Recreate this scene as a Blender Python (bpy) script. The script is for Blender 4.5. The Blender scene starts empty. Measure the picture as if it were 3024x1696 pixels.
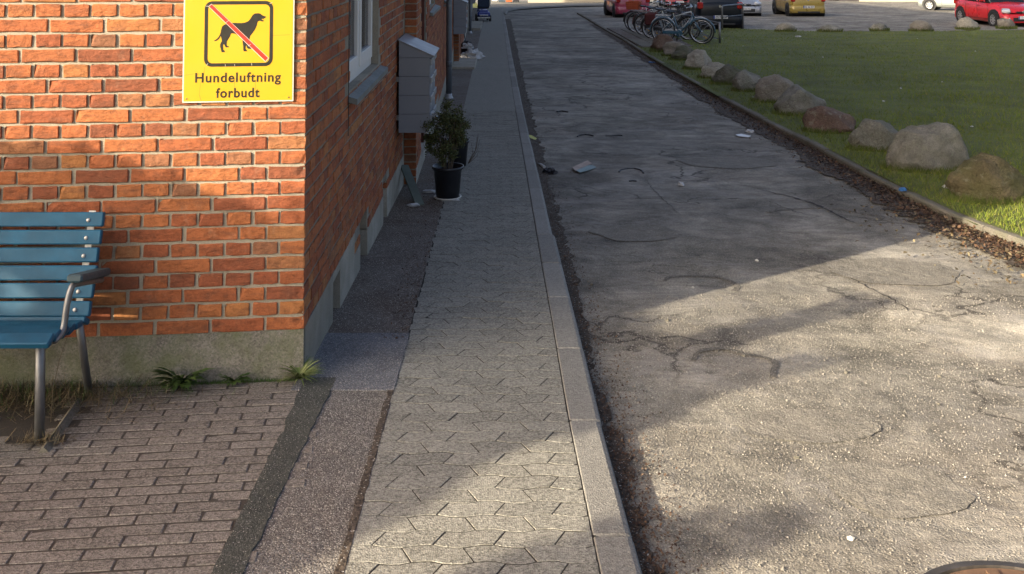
import bpy, bmesh, math, random
import numpy as np
from mathutils import Vector, Matrix, noise as mnoise
R = math.radians
rng = random.Random(7)
S = bpy.context.scene
COL = S.collection

# ---------------------------------------------------------------- camera, sky, sun, exposure
CAM_Z = 1.75
F, PX, PY, PITCH, YAW = 3028.0, 1512.0, -320.0, R(2.99), 18 / 3028.0
cam_d = bpy.data.cameras.new('camera')
cam = bpy.data.objects.new('camera', cam_d); COL.objects.link(cam)
cam.location = (0, 0, CAM_Z)
cam.rotation_euler = (R(90) + PITCH, 0, -YAW)
cam_d.sensor_width = 36.0; cam_d.lens = 36.0 * F / 3024.0
cam_d.shift_y = -(848.0 - PY) / 3024.0
cam_d.clip_end = 600; cam_d.clip_start = 0.05
S.camera = cam

SUN_EL, SUN_PHI = R(21.0), R(36.0)          # light travels towards (cos phi, sin phi), downwards
SX, SY = math.cos(SUN_PHI), math.sin(SUN_PHI)
w = bpy.data.worlds.new('World'); S.world = w; w.use_nodes = True
nt = w.node_tree; nt.nodes.clear()
sky = nt.nodes.new('ShaderNodeTexSky'); sky.sky_type = 'NISHITA'; sky.sun_disc = False
sky.sun_elevation = SUN_EL; sky.sun_rotation = math.atan2(-SX, -SY) % (2 * math.pi)
sky.air_density = 0.6; sky.dust_density = 6.0; sky.ozone_density = 0.3
bg = nt.nodes.new('ShaderNodeBackground'); bg.inputs[1].default_value = 0.14
wo = nt.nodes.new('ShaderNodeOutputWorld')
nt.links.new(sky.outputs[0], bg.inputs[0]); nt.links.new(bg.outputs[0], wo.inputs[0])
sd = bpy.data.lights.new('sun', 'SUN'); sd.energy = 4.7; sd.angle = R(0.55); sd.color = (1.0, 0.86, 0.66)
sun = bpy.data.objects.new('sun', sd); COL.objects.link(sun)
sun.rotation_euler = Vector((SX * math.cos(SUN_EL), SY * math.cos(SUN_EL), -math.sin(SUN_EL))).to_track_quat('-Z', 'Y').to_euler()
S.view_settings.view_transform = 'Standard'; S.view_settings.look = 'None'
S.view_settings.exposure = 1.35; S.view_settings.gamma = 1.0; S.view_settings.use_curve_mapping = False
S.render.engine = 'CYCLES'

# ---------------------------------------------------------------- ground profile and survey helpers
def zg(Y):
    return -0.04 * Y if Y < 12 else -0.48 - 0.028 * (Y - 12)

def ray(px, py):
    r = (px - PX) / F; d = (py - PY) / F
    hy = math.cos(PITCH) + d * math.sin(PITCH); vz = math.sin(PITCH) - d * math.cos(PITCH)
    return (hy * math.sin(YAW) + r * math.cos(YAW), hy * math.cos(YAW) - r * math.sin(YAW), vz)

def G(px, py, dz=0.0):
    """where the line of sight of a surveyed point meets the ground (dz above it)"""
    x, y, z = ray(px, py); t = -z / y
    Y = (CAM_Z - dz) / (t - 0.04) if t > 0.0401 else 1e9
    if Y > 12: Y = (CAM_Z + 0.48 - 0.336 - dz) / max(t - 0.028, 1e-3)
    return Vector((x / y * Y, Y, zg(Y) + dz))

def at(px, py, Y):
    x, y, z = ray(px, py)
    return Vector((x / y * Y, Y, CAM_Z + z / y * Y))

# ---------------------------------------------------------------- mesh helpers
def link(o, parent=None):
    COL.objects.link(o)
    if parent is not None: o.parent = parent
    return o

def tag(o, label=None, cat=None, group=None, kind=None):
    if label: o['label'] = label
    if cat: o['category'] = cat
    if group: o['group'] = group
    if kind: o['kind'] = kind
    return o

def thing(name, label, cat, loc=(0, 0, 0), rz=0.0, group=None, kind=None, scale=1.0):
    o = bpy.data.objects.new(name, None); o.location = loc; o.rotation_euler = (0, 0, rz)
    o.scale = (scale, scale, scale); o.empty_display_size = 0.1
    COL.objects.link(o)
    return tag(o, label, cat, group, kind)

class MB:
    def __init__(s): s.v = []; s.f = []; s.m = []
    def add(s, vs, fs, mi=0):
        b = len(s.v); s.v.extend([tuple(p) for p in vs]); s.f.extend([tuple(b + i for i in f) for f in fs]); s.m.extend([mi] * len(fs)); return s
    def box(s, c, size, rz=0.0, M=None, mi=0, ch=0.0):
        x, y, z = [q / 2 for q in size]
        if ch <= 0:
            vs = [Vector((a * x, b * y, d * z)) for d in (-1, 1) for a, b in ((-1, -1), (1, -1), (1, 1), (-1, 1))]
            fs = [(0, 3, 2, 1), (4, 5, 6, 7), (0, 1, 5, 4), (1, 2, 6, 5), (2, 3, 7, 6), (3, 0, 4, 7)]
        else:
            ring = lambda zz, i: [Vector((a, b, zz)) for a, b in ((-x + ch + i, -y + i), (x - ch - i, -y + i), (x - i, -y + ch + i), (x - i, y - ch - i), (x - ch - i, y - i), (-x + ch + i, y - i), (-x + i, y - ch - i), (-x + i, -y + ch + i))]
            vs = ring(-z, ch * .7) + ring(-z + ch, 0) + ring(z - ch, 0) + ring(z, ch * .7)
            fs = [tuple(range(7, -1, -1)), tuple(range(24, 32))]
            for k in range(3):
                for i in range(8): fs.append((8 * k + i, 8 * k + (i + 1) % 8, 8 * k + 8 + (i + 1) % 8, 8 * k + 8 + i))
        Mt = (M or Matrix.Identity(4)) @ Matrix.Translation(c) @ Matrix.Rotation(rz, 4, 'Z')
        return s.add([Mt @ p for p in vs], fs, mi)
    def tube(s, pts, r, n=8, caps=True, mi=0, closed=False):
        pts = [Vector(p) for p in pts]; N = len(pts)
        rs = r if isinstance(r, (list, tuple)) else [r] * N
        vs = []; fs = []; up = None
        for i, p in enumerate(pts):
            if closed: t = pts[(i + 1) % N] - pts[i - 1]
            else: t = pts[min(i + 1, N - 1)] - pts[max(i - 1, 0)]
            t.normalize()
            if up is None: up = Vector((0, 0, 1)) if abs(t.z) < .9 else Vector((1, 0, 0))
            a = t.cross(up)
            if a.length < 1e-4: a = t.orthogonal()
            a.normalize(); b = a.cross(t).normalized(); up = b
            for k in range(n):
                q = 2 * math.pi * k / n
                vs.append(p + (a * math.cos(q) + b * math.sin(q)) * rs[i])
        for i in range(N if closed else N - 1):
            j = (i + 1) % N
            for k in range(n): fs.append((i * n + k, i * n + (k + 1) % n, j * n + (k + 1) % n, j * n + k))
        if caps and not closed: fs += [tuple(range(n - 1, -1, -1)), tuple((N - 1) * n + k for k in range(n))]
        return s.add(vs, fs, mi)
    def lathe(s, prof, n=24, M=None, mi=0):
        M = M or Matrix.Identity(4); vs = []; fs = []
        for r, z in prof:
            for k in range(n):
                q = 2 * math.pi * k / n; vs.append(M @ Vector((r * math.cos(q), r * math.sin(q), z)))
        for i in range(len(prof) - 1):
            for k in range(n): fs.append((i * n + k, i * n + (k + 1) % n, (i + 1) * n + (k + 1) % n, (i + 1) * n + k))
        if prof[0][0] > 1e-5: fs.append(tuple(range(n - 1, -1, -1)))
        if prof[-1][0] > 1e-5: fs.append(tuple((len(prof) - 1) * n + k for k in range(n)))
        return s.add(vs, fs, mi)
    def prism(s, poly, d0, d1, M=None, mi=0):
        """poly in local xz plane, thickness along y from d0 to d1"""
        M = M or Matrix.Identity(4); n = len(poly)
        vs = [M @ Vector((a, d0, b)) for a, b in poly] + [M @ Vector((a, d1, b)) for a, b in poly]
        fs = [tuple(range(n)), tuple(range(2 * n - 1, n - 1, -1))] + [(i, n + i, n + (i + 1) % n, (i + 1) % n) for i in range(n)]
        return s.add(vs, fs, mi)
    def mesh(s, name, mats, smooth=False, fix=True):
        me = bpy.data.meshes.new(name); me.from_pydata(s.v, [], s.f)
        for m in (mats if isinstance(mats, (list, tuple)) else [mats]): me.materials.append(m)
        if any(s.m): me.polygons.foreach_set('material_index', s.m)
        if fix:
            bm = bmesh.new(); bm.from_mesh(me); bmesh.ops.recalc_face_normals(bm, faces=bm.faces); bm.to_mesh(me); bm.free()
        if smooth: me.polygons.foreach_set('use_smooth', [True] * len(me.polygons))
        me.update(); return me
    def build(s, name, mats, parent=None, smooth=False, loc=None, fix=True, kind=None):
        o = bpy.data.objects.new(name, s.mesh(name, mats, smooth, fix))
        if loc is not None: o.location = loc
        if kind: o['kind'] = kind
        return link(o, parent)

def inst(name, me, parent=None, loc=(0, 0, 0), rot=(0, 0, 0), scale=(1, 1, 1)):
    o = bpy.data.objects.new(name, me); o.location = loc; o.rotation_euler = rot; o.scale = scale
    return link(o, parent)

def copy_tree(o, parent=None):
    c = o.copy(); COL.objects.link(c); c.parent = parent
    for ch in o.children: copy_tree(ch, c)
    return c

def np_mesh(name, V, faces_n, mat, smooth=False):
    """V (N*k,3) with consecutive k-gons"""
    me = bpy.data.meshes.new(name); nv = len(V); nf = nv // faces_n
    me.vertices.add(nv); me.vertices.foreach_set('co', V.astype(np.float32).ravel())
    me.loops.add(nv); me.loops.foreach_set('vertex_index', np.arange(nv, dtype=np.int32))
    me.polygons.add(nf); me.polygons.foreach_set('loop_start', np.arange(0, nv, faces_n, dtype=np.int32))
    me.polygons.foreach_set('loop_total', np.full(nf, faces_n, dtype=np.int32))
    me.materials.append(mat); me.update(calc_edges=True); me.validate(); return me

# ---------------------------------------------------------------- materials
def newmat(name):
    m = bpy.data.materials.new(name); m.use_nodes = True; n = m.node_tree.nodes; n.clear()
    out = n.new('ShaderNodeOutputMaterial'); p = n.new('ShaderNodeBsdfPrincipled')
    m.node_tree.links.new(p.outputs[0], out.inputs[0]); return m, m.node_tree, p

class N:
    """tiny node helper"""
    def __init__(s, tree): s.t = tree; s.pos = None
    def new(s, t, **k):
        n = s.t.nodes.new('ShaderNode' + t)
        for a, b in k.items(): setattr(n, a, b)
        return n
    def lk(s, a, b): s.t.links.new(a, b)
    def P(s):
        if s.pos is None: s.pos = s.new('NewGeometry').outputs['Position']
        return s.pos
    def scaled(s, sc):
        v = s.new('VectorMath', operation='MULTIPLY'); s.lk(s.P(), v.inputs[0]); v.inputs[1].default_value = sc; return v.outputs[0]
    def noise(s, scale, detail=4, rough=.6, vec=None, dist=0):
        n = s.new('TexNoise'); n.inputs['Scale'].default_value = scale; n.inputs['Detail'].default_value = detail
        n.inputs['Roughness'].default_value = rough; n.inputs['Distortion'].default_value = dist
        s.lk(vec or s.P(), n.inputs['Vector']); return n.outputs['Fac']
    def vor(s, scale, feature='F1', out='Distance', vec=None, rnd=1.0):
        n = s.new('TexVoronoi', feature=feature); n.inputs['Scale'].default_value = scale; n.inputs['Randomness'].default_value = rnd
        s.lk(vec or s.P(), n.inputs['Vector']); return n.outputs[out]
    def ramp(s, fac, stops, interp='LINEAR'):
        n = s.new('ValToRGB'); cr = n.color_ramp; cr.interpolation = interp
        while len(cr.elements) < len(stops): cr.elements.new(0.5)
        for e, (p, c) in zip(cr.elements, stops):
            e.position = p; e.color = (c, c, c, 1) if isinstance(c, (int, float)) else (*c, 1)
        s.lk(fac, n.inputs[0]); return n.outputs[0]
    def mix(s, fac, a, b, blend='MIX'):
        n = s.new('Mix', data_type='RGBA', blend_type=blend)
        for i, q in ((0, fac), (6, a), (7, b)):
            if isinstance(q, (int, float)): n.inputs[i].default_value = q
            elif isinstance(q, tuple): n.inputs[i].default_value = (*q, 1)
            else: s.lk(q, n.inputs[i])
        return n.outputs[2]
    def math(s, op, a, b=0.0, c=None):
        n = s.new('Math', operation=op)
        for i, q in enumerate((a, b) if c is None else (a, b, c)):
            if isinstance(q, (int, float)): n.inputs[i].default_value = q
            else: s.lk(q, n.inputs[i])
        return n.outputs[0]
    def bump(s, h, strength=.5, dist=.005, prev=None):
        n = s.new('Bump'); n.inputs['Strength'].default_value = strength; n.inputs['Distance'].default_value = dist
        s.lk(h, n.inputs['Height'])
        if prev is not None: s.lk(prev, n.inputs['Normal'])
        return n.outputs[0]

def plain(name, col, rough=.6, metal=0.0, var=.15, scale=20, bump=.0, bd=.002, spec=.5, coat=0):
    m, t, p = newmat(name); k = N(t)
    c = k.mix(k.noise(scale, 5), tuple(q * (1 - var) for q in col), tuple(min(1, q * (1 + var)) for q in col))
    c = k.mix(k.ramp(k.noise(scale * .23, 3), [(.35, 0), (.7, 1)]), c, tuple(q * (1 - var * 1.3) for q in col))
    k.lk(c, p.inputs['Base Color']); p.inputs['Metallic'].default_value = metal
    r = k.ramp(k.noise(scale * 1.7, 4), [(.3, max(0, rough - .08)), (.7, min(1, rough + .08))]); k.lk(r, p.inputs['Roughness'])
    p.inputs['Specular IOR Level'].default_value = spec
    p.inputs['Coat Weight'].default_value = coat; p.inputs['Coat Roughness'].default_value = .06
    if bump: k.lk(k.bump(k.noise(scale * 3, 6, .7), bump, bd), p.inputs['Normal'])
    return m

def asphalt(name, dark, mid, light, agg=110, spots=.12, big=1.0, wear=(.5, .5, .5), wear_amt=.35, bd=.006, brown=0.0, cracks=False):
    m, t, p = newmat(name); k = N(t)
    cell = k.vor(agg, out='Color'); sep = k.new('SeparateColor'); k.lk(cell, sep.inputs[0])
    st = k.ramp(sep.outputs[0], [(0, dark), (.38, mid), (.8, light), (1, tuple(min(1, q * 1.6) for q in light))])
    sm = k.vor(agg * 2.3, out='Color'); sep2 = k.new('SeparateColor'); k.lk(sm, sep2.inputs[0])
    st = k.mix(.4, st, k.ramp(sep2.outputs[1], [(0, dark), (.5, mid), (1, light)]))
    big_n = k.ramp(k.noise(big, 6, .62), [(.3, 0), (.72, 1)])
    st = k.mix(k.math('MULTIPLY', big_n, wear_amt), st, wear)
    fine = k.ramp(k.noise(big * 4.1, 5, .6), [(.3, .62), (.7, 1.25)])
    st = k.mix(.65, st, fine, 'MULTIPLY')
    if brown: st = k.mix(k.math('MULTIPLY', k.ramp(k.noise(big * .8 + .31, 4), [(.45, 0), (.7, 1)]), brown), st, (.085, .055, .035))
    if cracks:
        fade = k.ramp(k.noise(.55, 5, .6, dist=.6), [(.36, .55), (.5, .95), (.62, 1.25)]); st = k.mix(.9, st, fade, 'MULTIPLY'); st = k.mix(.85, st, k.ramp(k.noise(2.3, 6, .72, dist=.8), [(.34, .5), (.48, .95), (.62, 1.3)]), 'MULTIPLY'); st = k.mix(k.math('MULTIPLY', k.ramp(k.noise(1.1, 6, .75, dist=1.0), [(.53, 0), (.62, 1)]), .35), st, (.34, .325, .30))
        streak = k.ramp(k.noise(1.3, 5, .7, k.scaled((.45, 1.5, 1)), dist=1.2), [(.42, 0), (.5, .8), (.56, 0)]); st = k.mix(k.math('MULTIPLY', streak, .4), st, (.075, .068, .058))
        wv = k.new('VectorMath', operation='ADD'); nn_ = k.new('TexNoise'); nn_.inputs['Scale'].default_value = 3.5; nn_.inputs['Detail'].default_value = 5; k.lk(k.P(), nn_.inputs['Vector'])
        sc_ = k.new('VectorMath', operation='SCALE'); sc_.inputs['Scale'].default_value = .55; k.lk(nn_.outputs['Color'], sc_.inputs[0]); k.lk(k.P(), wv.inputs[0]); k.lk(sc_.outputs[0], wv.inputs[1])
        e1 = k.ramp(k.vor(.85, 'DISTANCE_TO_EDGE', vec=wv.outputs[0]), [(0, 1), (.009, .7), (.016, 0)]); m1 = k.ramp(k.noise(.5, 4, .6), [(.46, 0), (.56, .85)])
        e2 = k.ramp(k.vor(4.2, 'DISTANCE_TO_EDGE', vec=wv.outputs[0]), [(0, 1), (.02, .6), (.04, 0)]); m2 = k.ramp(k.noise(.8, 5, .7), [(.58, 0), (.66, .7)])
        ck = k.math('MAXIMUM', k.math('MULTIPLY', e1, m1), k.math('MULTIPLY', e2, m2)); st = k.mix(ck, st, (.030, .026, .022))
    white = k.ramp(sep2.outputs[2], [(1 - spots * .6, 0), (1 - spots * .55, 1)], 'CONSTANT')
    st = k.mix(white, st, (.42, .40, .35))
    k.lk(st, p.inputs['Base Color']); p.inputs['Roughness'].default_value = .92; p.inputs['Specular IOR Level'].default_value = .25
    h = k.math('SUBTRACT', 1.0, k.vor(agg)); b = k.bump(h, .6, bd * .7)
    b = k.bump(k.noise(3.6, 5, .65), .6, .04, b); k.lk(b, p.inputs['Normal']); return m

def brick_mat(name, flat=False):
    m, t, p = newmat(name); k = N(t)
    oi = k.new('ObjectInfo').outputs['Random']; isl = k.new('NewGeometry').outputs['Random Per Island']
    rnd = k.math('FRACT', k.math('ADD', k.math('MULTIPLY', oi, 7.31), isl))
    c = k.ramp(rnd, [(0, (.22, .075, .038)), (.16, (.27, .082, .038)), (.38, (.35, .112, .044)), (.58, (.39, .142, .052)), (.74, (.30, .094, .040)), (.86, (.40, .170, .060)), (.94, (.29, .125, .06)), (1, (.22, .10, .055))])
    b = k.ramp(k.noise(34, 6, .7), [(.28, .50), (.5, .95), (.75, 1.2)]); c = k.mix(.8, c, b, 'MULTIPLY'); c = k.mix(.5, c, k.ramp(k.noise(110, 4, .8), [(.3, .55), (.55, 1.0), (.75, 1.25)]), 'MULTIPLY')
    st = k.noise(9, 4, .6, k.scaled((1, 1, 3))); c = k.mix(k.math('MULTIPLY', k.ramp(st, [(.5, 0), (.7, 1)]), .6), c, (.13, .058, .036)); c = k.mix(k.math('MULTIPLY', k.ramp(k.noise(26, 5, .75), [(.56, 0), (.66, 1)]), .45), c, (.10, .045, .030))
    pits = k.ramp(k.vor(150), [(0, 1), (.16, 0)]); c = k.mix(k.math('MULTIPLY', pits, k.ramp(k.noise(24, 2), [(.5, 0), (.6, .8)])), c, (.10, .04, .02))
    dust = k.ramp(k.noise(13, 5, .7, k.scaled((1, 1, .6))), [(.6, 0), (.8, .22)]); c = k.mix(dust, c, (.52, .38, .26))
    k.lk(c, p.inputs['Base Color']); p.inputs['Roughness'].default_value = .86; p.inputs['Specular IOR Level'].default_value = .25
    h = k.bump(k.noise(75, 8, .78), .9, .005); h = k.bump(k.noise(17, 4, .6, k.scaled((1, 1, 2.2))), .7, .013, h)
    k.lk(h, p.inputs['Normal']); return m

def far_brick_mat():
    m, t, p = newmat('far_brickwork'); k = N(t)
    sp = k.new('SeparateXYZ'); k.lk(k.P(), sp.inputs[0])
    cv = k.new('CombineXYZ'); k.lk(k.math('ADD', sp.outputs[0], sp.outputs[1]), cv.inputs[0]); k.lk(sp.outputs[2], cv.inputs[1])
    b = k.new('TexBrick'); k.lk(cv.outputs[0], b.inputs['Vector']); b.inputs['Scale'].default_value = 1
    b.inputs['Brick Width'].default_value = .24; b.inputs['Row Height'].default_value = .0667; b.inputs['Mortar Size'].default_value = .006
    b.inputs['Color1'].default_value = (.42, .11, .032, 1); b.inputs['Color2'].default_value = (.28, .075, .03, 1); b.inputs['Mortar'].default_value = (.36, .32, .26, 1)
    c = k.mix(.6, b.outputs[0], k.ramp(k.noise(2.2, 5), [(.3, .7), (.7, 1.2)]), 'MULTIPLY')
    k.lk(c, p.inputs['Base Color']); p.inputs['Roughness'].default_value = .9
    k.lk(k.bump(k.math('SUBTRACT', 1.0, b.outputs[1]), .6, .006), p.inputs['Normal']); return m

def stone_mat(name, ca, cb, cc, sc=9.0, moss=.0):
    m, t, p = newmat(name); k = N(t)
    c = k.mix(k.ramp(k.noise(sc, 7, .68), [(.3, 0), (.7, 1)]), ca, cb)
    c = k.mix(k.ramp(k.noise(sc * .35 + .7, 5, .6), [(.48, 0), (.66, .8)]), c, cc)
    c = k.mix(.55, c, k.ramp(k.noise(sc * 9, 6, .8), [(.32, .3), (.52, 1.0), (.72, 1.6)]), 'MULTIPLY')
    lich = k.math('MULTIPLY', k.ramp(k.noise(sc * 1.6 + 3, 4, .7), [(.57, 0), (.64, 1)]), .35); c = k.mix(lich, c, (.36, .36, .28))
    if moss:
        sp = k.new('SeparateXYZ'); k.lk(k.P(), sp.inputs[0])
        c = k.mix(k.math('MULTIPLY', k.ramp(k.noise(sc * .6, 5), [(.4, 0), (.6, 1)]), moss), c, (.075, .085, .025))
    k.lk(c, p.inputs['Base Color']); p.inputs['Roughness'].default_value = .9; p.inputs['Specular IOR Level'].default_value = .3
    h = k.bump(k.noise(sc * 5, 8, .75), .9, .035); h = k.bump(k.noise(sc * 1.3, 5, .6), .8, .08, h); k.lk(h, p.inputs['Normal']); return m

def concrete(name, col, moss=0.0, agg=0.0, dirt=.5, sc=5.0):
    m, t, p = newmat(name); k = N(t)
    oi = k.new('ObjectInfo').outputs['Random']; isl = k.new('NewGeometry').outputs['Random Per Island']
    rnd = k.math('FRACT', k.math('ADD', k.math('MULTIPLY', oi, 5.17), isl))
    c = k.mix(k.ramp(rnd, [(0, 0), (1, 1)]), tuple(q * .74 for q in col), tuple(min(1, q * 1.22) for q in col))
    c = k.mix(k.math('MULTIPLY', k.ramp(k.noise(sc, 6, .65), [(.35, 0), (.7, 1)]), dirt), c, tuple(q * .5 for q in (col[0], col[1] * .95, col[2] * .85)))
    c = k.mix(.5, c, k.ramp(k.noise(140, 5, .75), [(.3, .55), (.5, 1), (.75, 1.45)]), 'MULTIPLY')
    if agg:
        cell = k.vor(150, out='Color'); sep = k.new('SeparateColor'); k.lk(cell, sep.inputs[0])
        c = k.mix(agg, c, k.ramp(sep.outputs[0], [(0, tuple(q * .25 for q in col)), (.4, col), (1, tuple(min(1, q * 2.0) for q in col))]))
    if moss:
        c = k.mix(k.math('MULTIPLY', k.ramp(k.noise(6.5, 6, .7), [(.42, 0), (.62, 1)]), moss), c, (.10, .12, .05))
        c = k.mix(k.math('MULTIPLY', k.ramp(k.noise(3.1, 5, .7), [(.5, 0), (.68, 1)]), moss * .8), c, (.06, .06, .05))
    k.lk(c, p.inputs['Base Color']); p.inputs['Roughness'].default_value = .93; p.inputs['Specular IOR Level'].default_value = .25
    h = k.bump(k.vor(150) if agg else k.noise(120, 6, .8), .6, .003); h = k.bump(k.noise(18, 5), .3, .006, h); k.lk(h, p.inputs['Normal']); return m

def leaf_mat(name, cols, rough=.7, trans=0.0):
    m, t, p = newmat(name); k = N(t)
    isl = k.new('NewGeometry').outputs['Random Per Island']
    n = len(cols); c = k.ramp(isl, [(i / max(1, n - 1), q) for i, q in enumerate(cols)])
    c = k.mix(.8, c, k.ramp(k.noise(.55, 6, .65), [(.3, .65), (.7, 1.3)]), 'MULTIPLY')
    k.lk(c, p.inputs['Base Color']); p.inputs['Roughness'].default_value = rough; p.inputs['Specular IOR Level'].default_value = .25
    return m

M = {}
M['brick'] = brick_mat('red_brick'); M['far_brick'] = far_brick_mat()
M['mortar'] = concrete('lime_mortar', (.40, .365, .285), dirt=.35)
M['side_mortar'] = concrete('weathered_mortar', (.25, .225, .18), dirt=.5)  # same mortar in a darker tone, used on the side wall only
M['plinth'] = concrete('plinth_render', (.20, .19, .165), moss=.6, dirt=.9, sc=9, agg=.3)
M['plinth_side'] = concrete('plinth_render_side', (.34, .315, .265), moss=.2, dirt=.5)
M['road'] = asphalt('road_asphalt', (.118, .110, .090), (.20, .186, .150), (.285, .265, .212), agg=140, spots=.05, wear=(.30, .285, .255), wear_amt=.55, cracks=True, big=.9, brown=.35)
M['old_asphalt'] = asphalt('old_path_asphalt', (.07, .063, .055), (.118, .108, .096), (.18, .168, .15), agg=135, spots=.16, wear=(.14, .13, .12), wear_amt=.3, big=1.4, brown=.25)
M['blue_asphalt'] = asphalt('new_patch_asphalt', (.075, .076, .081), (.112, .114, .122), (.155, .158, .168), agg=150, spots=.10, wear=(.12, .12, .13), wear_amt=.2)
M['black_asphalt'] = asphalt('fresh_strip_asphalt', (.036, .038, .032), (.052, .054, .046), (.075, .077, .066), agg=170, spots=.04, wear=(.06, .06, .05), wear_amt=.2, bd=.004)
M['brown_asphalt'] = asphalt('dirty_path_asphalt', (.075, .062, .053), (.12, .103, .089), (.17, .15, .13), agg=120, spots=.10, wear=(.10, .08, .065), wear_amt=.5, big=1.6, brown=.6)
M['dirt'] = asphalt('gutter_dirt', (.030, .024, .018), (.062, .049, .037), (.11, .088, .068), agg=90, spots=.06, wear=(.05, .038, .028), wear_amt=.5, big=2.5)
M['soil'] = asphalt('dark_soil', (.014, .011, .008), (.035, .028, .02), (.06, .05, .035), agg=60, spots=.02, wear=(.02, .018, .012), wear_amt=.5, big=3)
M['paver'] = concrete('clinker_paver', (.175, .157, .136), agg=.5, dirt=.6, sc=4.0)
M['path_stone'] = concrete('concrete_paving', (.20, .195, .168), agg=.5, dirt=.3, sc=2.0)
M['paver_joint'] = concrete('paver_joint_sand', (.062, .054, .045), dirt=.5)
M['joint'] = concrete('joint_sand', (.034, .030, .024), dirt=.5)
M['kerb'] = concrete('kerb_concrete', (.22, .215, .195), agg=.25, dirt=.3, sc=3)
M['edging'] = concrete('edging_concrete', (.17, .155, .13), agg=.2, dirt=.6, sc=3, moss=.25)
M['lawn'] = plain('lawn_ground', (.10, .118, .020), .95, var=.35, scale=6, bump=.8, bd=.02)
M['grass'] = leaf_mat('grass_blades', [(.10, .15, .010), (.14, .185, .016), (.175, .205, .025), (.11, .16, .012), (.25, .22, .06)])
M['verge_grass'] = leaf_mat('verge_grass_blades', [(.060, .085, .014), (.085, .11, .022), (.105, .125, .03), (.065, .09, .016), (.18, .16, .07)])
M['leaf_litter'] = leaf_mat('leaf_litter', [(.035, .02, .014), (.075, .042, .026), (.13, .075, .042), (.05, .028, .018), (.20, .14, .09)], .8)
M['straw'] = leaf_mat('dry_straw', [(.20, .15, .08), (.12, .09, .05), (.06, .045, .025), (.22, .19, .11)])
M['weed'] = leaf_mat('weed_leaves', [(.025, .05, .012), (.04, .075, .016), (.06, .10, .02)])
M['tuft'] = leaf_mat('grass_tuft', [(.09, .13, .03), (.13, .17, .05), (.22, .22, .09), (.07, .11, .025)])
M['bush'] = leaf_mat('bush_leaves', [(.03, .04, .013), (.05, .062, .02), (.085, .095, .03), (.06, .05, .022)])
M['tree'] = leaf_mat('evergreen_leaves', [(.04, .065, .02), (.06, .09, .03)])
M['bark'] = plain('bark', (.11, .085, .06), .9, scale=30, bump=.8, bd=.01)
M['blue_wood'] = plain('blue_painted_wood', (.008, .088, .165), .5, var=.35, scale=14, bump=.45, bd=.002, spec=.3)
M['dark_wood'] = plain('dark_armrest_wood', (.028, .060, .075), .5, var=.3, scale=18, bump=.3)
M['steel'] = plain('galvanised_steel', (.22, .225, .23), .45, .75, var=.25, scale=25, bump=.2, bd=.001)
M['zinc'] = plain('zinc_downpipe', (.135, .155, .175), .5, .45, var=.2, scale=9, bump=.15)
M['white_metal'] = plain('pale_painted_metal', (.62, .60, .54), .45, .2, var=.1)
M['sign_yellow'] = plain('sign_yellow', (.52, .295, .012), .38, var=.05, scale=4, spec=.5)
M['sign_white'] = plain('sign_white_edge', (.5, .48, .42), .4, var=.05)
M['sign_black'] = plain('sign_black', (.018, .017, .013), .4, var=.3, scale=40)
M['sign_red'] = plain('sign_red', (.48, .028, .016), .4, var=.12, scale=30)
M['mail_grey'] = plain('letterbox_grey', (.19, .21, .24), .42, .1, var=.06, scale=5)
M['mail_top'] = plain('letterbox_cap', (.22, .225, .24), .4, .3, var=.08, scale=5)
M['mail_flap'] = plain('letterbox_flap', (.30, .31, .32), .35, .3, var=.1)
M['seam'] = plain('dark_seam', (.02, .022, .026), .6)
M['paper'] = plain('white_paper', (.45, .45, .44), .7, var=.08, scale=30)
M['pink_paper'] = plain('faded_card', (.42, .33, .27), .8, var=.2, scale=30)
M['blue_paper'] = plain('pale_blue_card', (.27, .36, .36), .8, var=.2, scale=30)
M['yellow_leaf'] = plain('yellow_wrapper', (.55, .55, .12), .6)
M['blue_wrap'] = plain('blue_wrapper', (.04, .14, .34), .5, var=.3)
M['rubber'] = plain('black_rubber', (.014, .014, .015), .6, var=.3)
M['black_plastic'] = plain('black_plastic', (.012, .013, .018), .38, var=.2)
M['white_frame'] = plain('white_window_paint', (.62, .62, .60), .4, var=.05, scale=8)
M['slate'] = plain('slate_sill', (.15, .165, .155), .6, var=.25, scale=15, bump=.5, bd=.003)
M['curtain'] = plain('net_curtain', (.35, .36, .36), .9, var=.15, scale=12)
M['inside'] = plain('dark_interior', (.02, .02, .02), .9)
M['door_red'] = plain('oxblood_door', (.10, .022, .014), .5, var=.15)
M['roof'] = plain('red_roof_tiles', (.26, .09, .05), .85, var=.3, scale=5, bump=.8, bd=.03)
M['board'] = plain('green_grey_board', (.13, .16, .13), .75, var=.3, scale=12, bump=.4)
M['rust'] = plain('rusty_iron', (.19, .11, .062), .75, .3, var=.45, scale=18, bump=.7, bd=.004)
M['iron'] = plain('worn_iron', (.10, .085, .07), .55, .6, var=.4, scale=25, bump=.6, bd=.003)
M['crack'] = plain('crack_tar_dirt', (.035, .03, .026), .95, var=.4, scale=40)  # dark tar colour of the flat crack ribbons
M['beige'] = plain('beige_render', (.42, .38, .29), .9, var=.15, scale=2)
m, t, p = newmat('window_glass'); p.inputs['Base Color'].default_value = (.02, .022, .025, 1); p.inputs['Roughness'].default_value = .04; p.inputs['Alpha'].default_value = .55; M['glass'] = m
m, t, p = newmat('car_glass'); p.inputs['Base Color'].default_value = (.012, .016, .02, 1); p.inputs['Roughness'].default_value = .05; M['cglass'] = m
def paint(name, c, metal=.0): return plain(name, c, .32, metal, var=.05, scale=3, coat=.6)
M['chrome'] = plain('chrome', (.6, .6, .6), .2, .9, var=.05)
M['tyre'] = plain('tyre_rubber', (.016, .016, .016), .8, var=.2)
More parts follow.
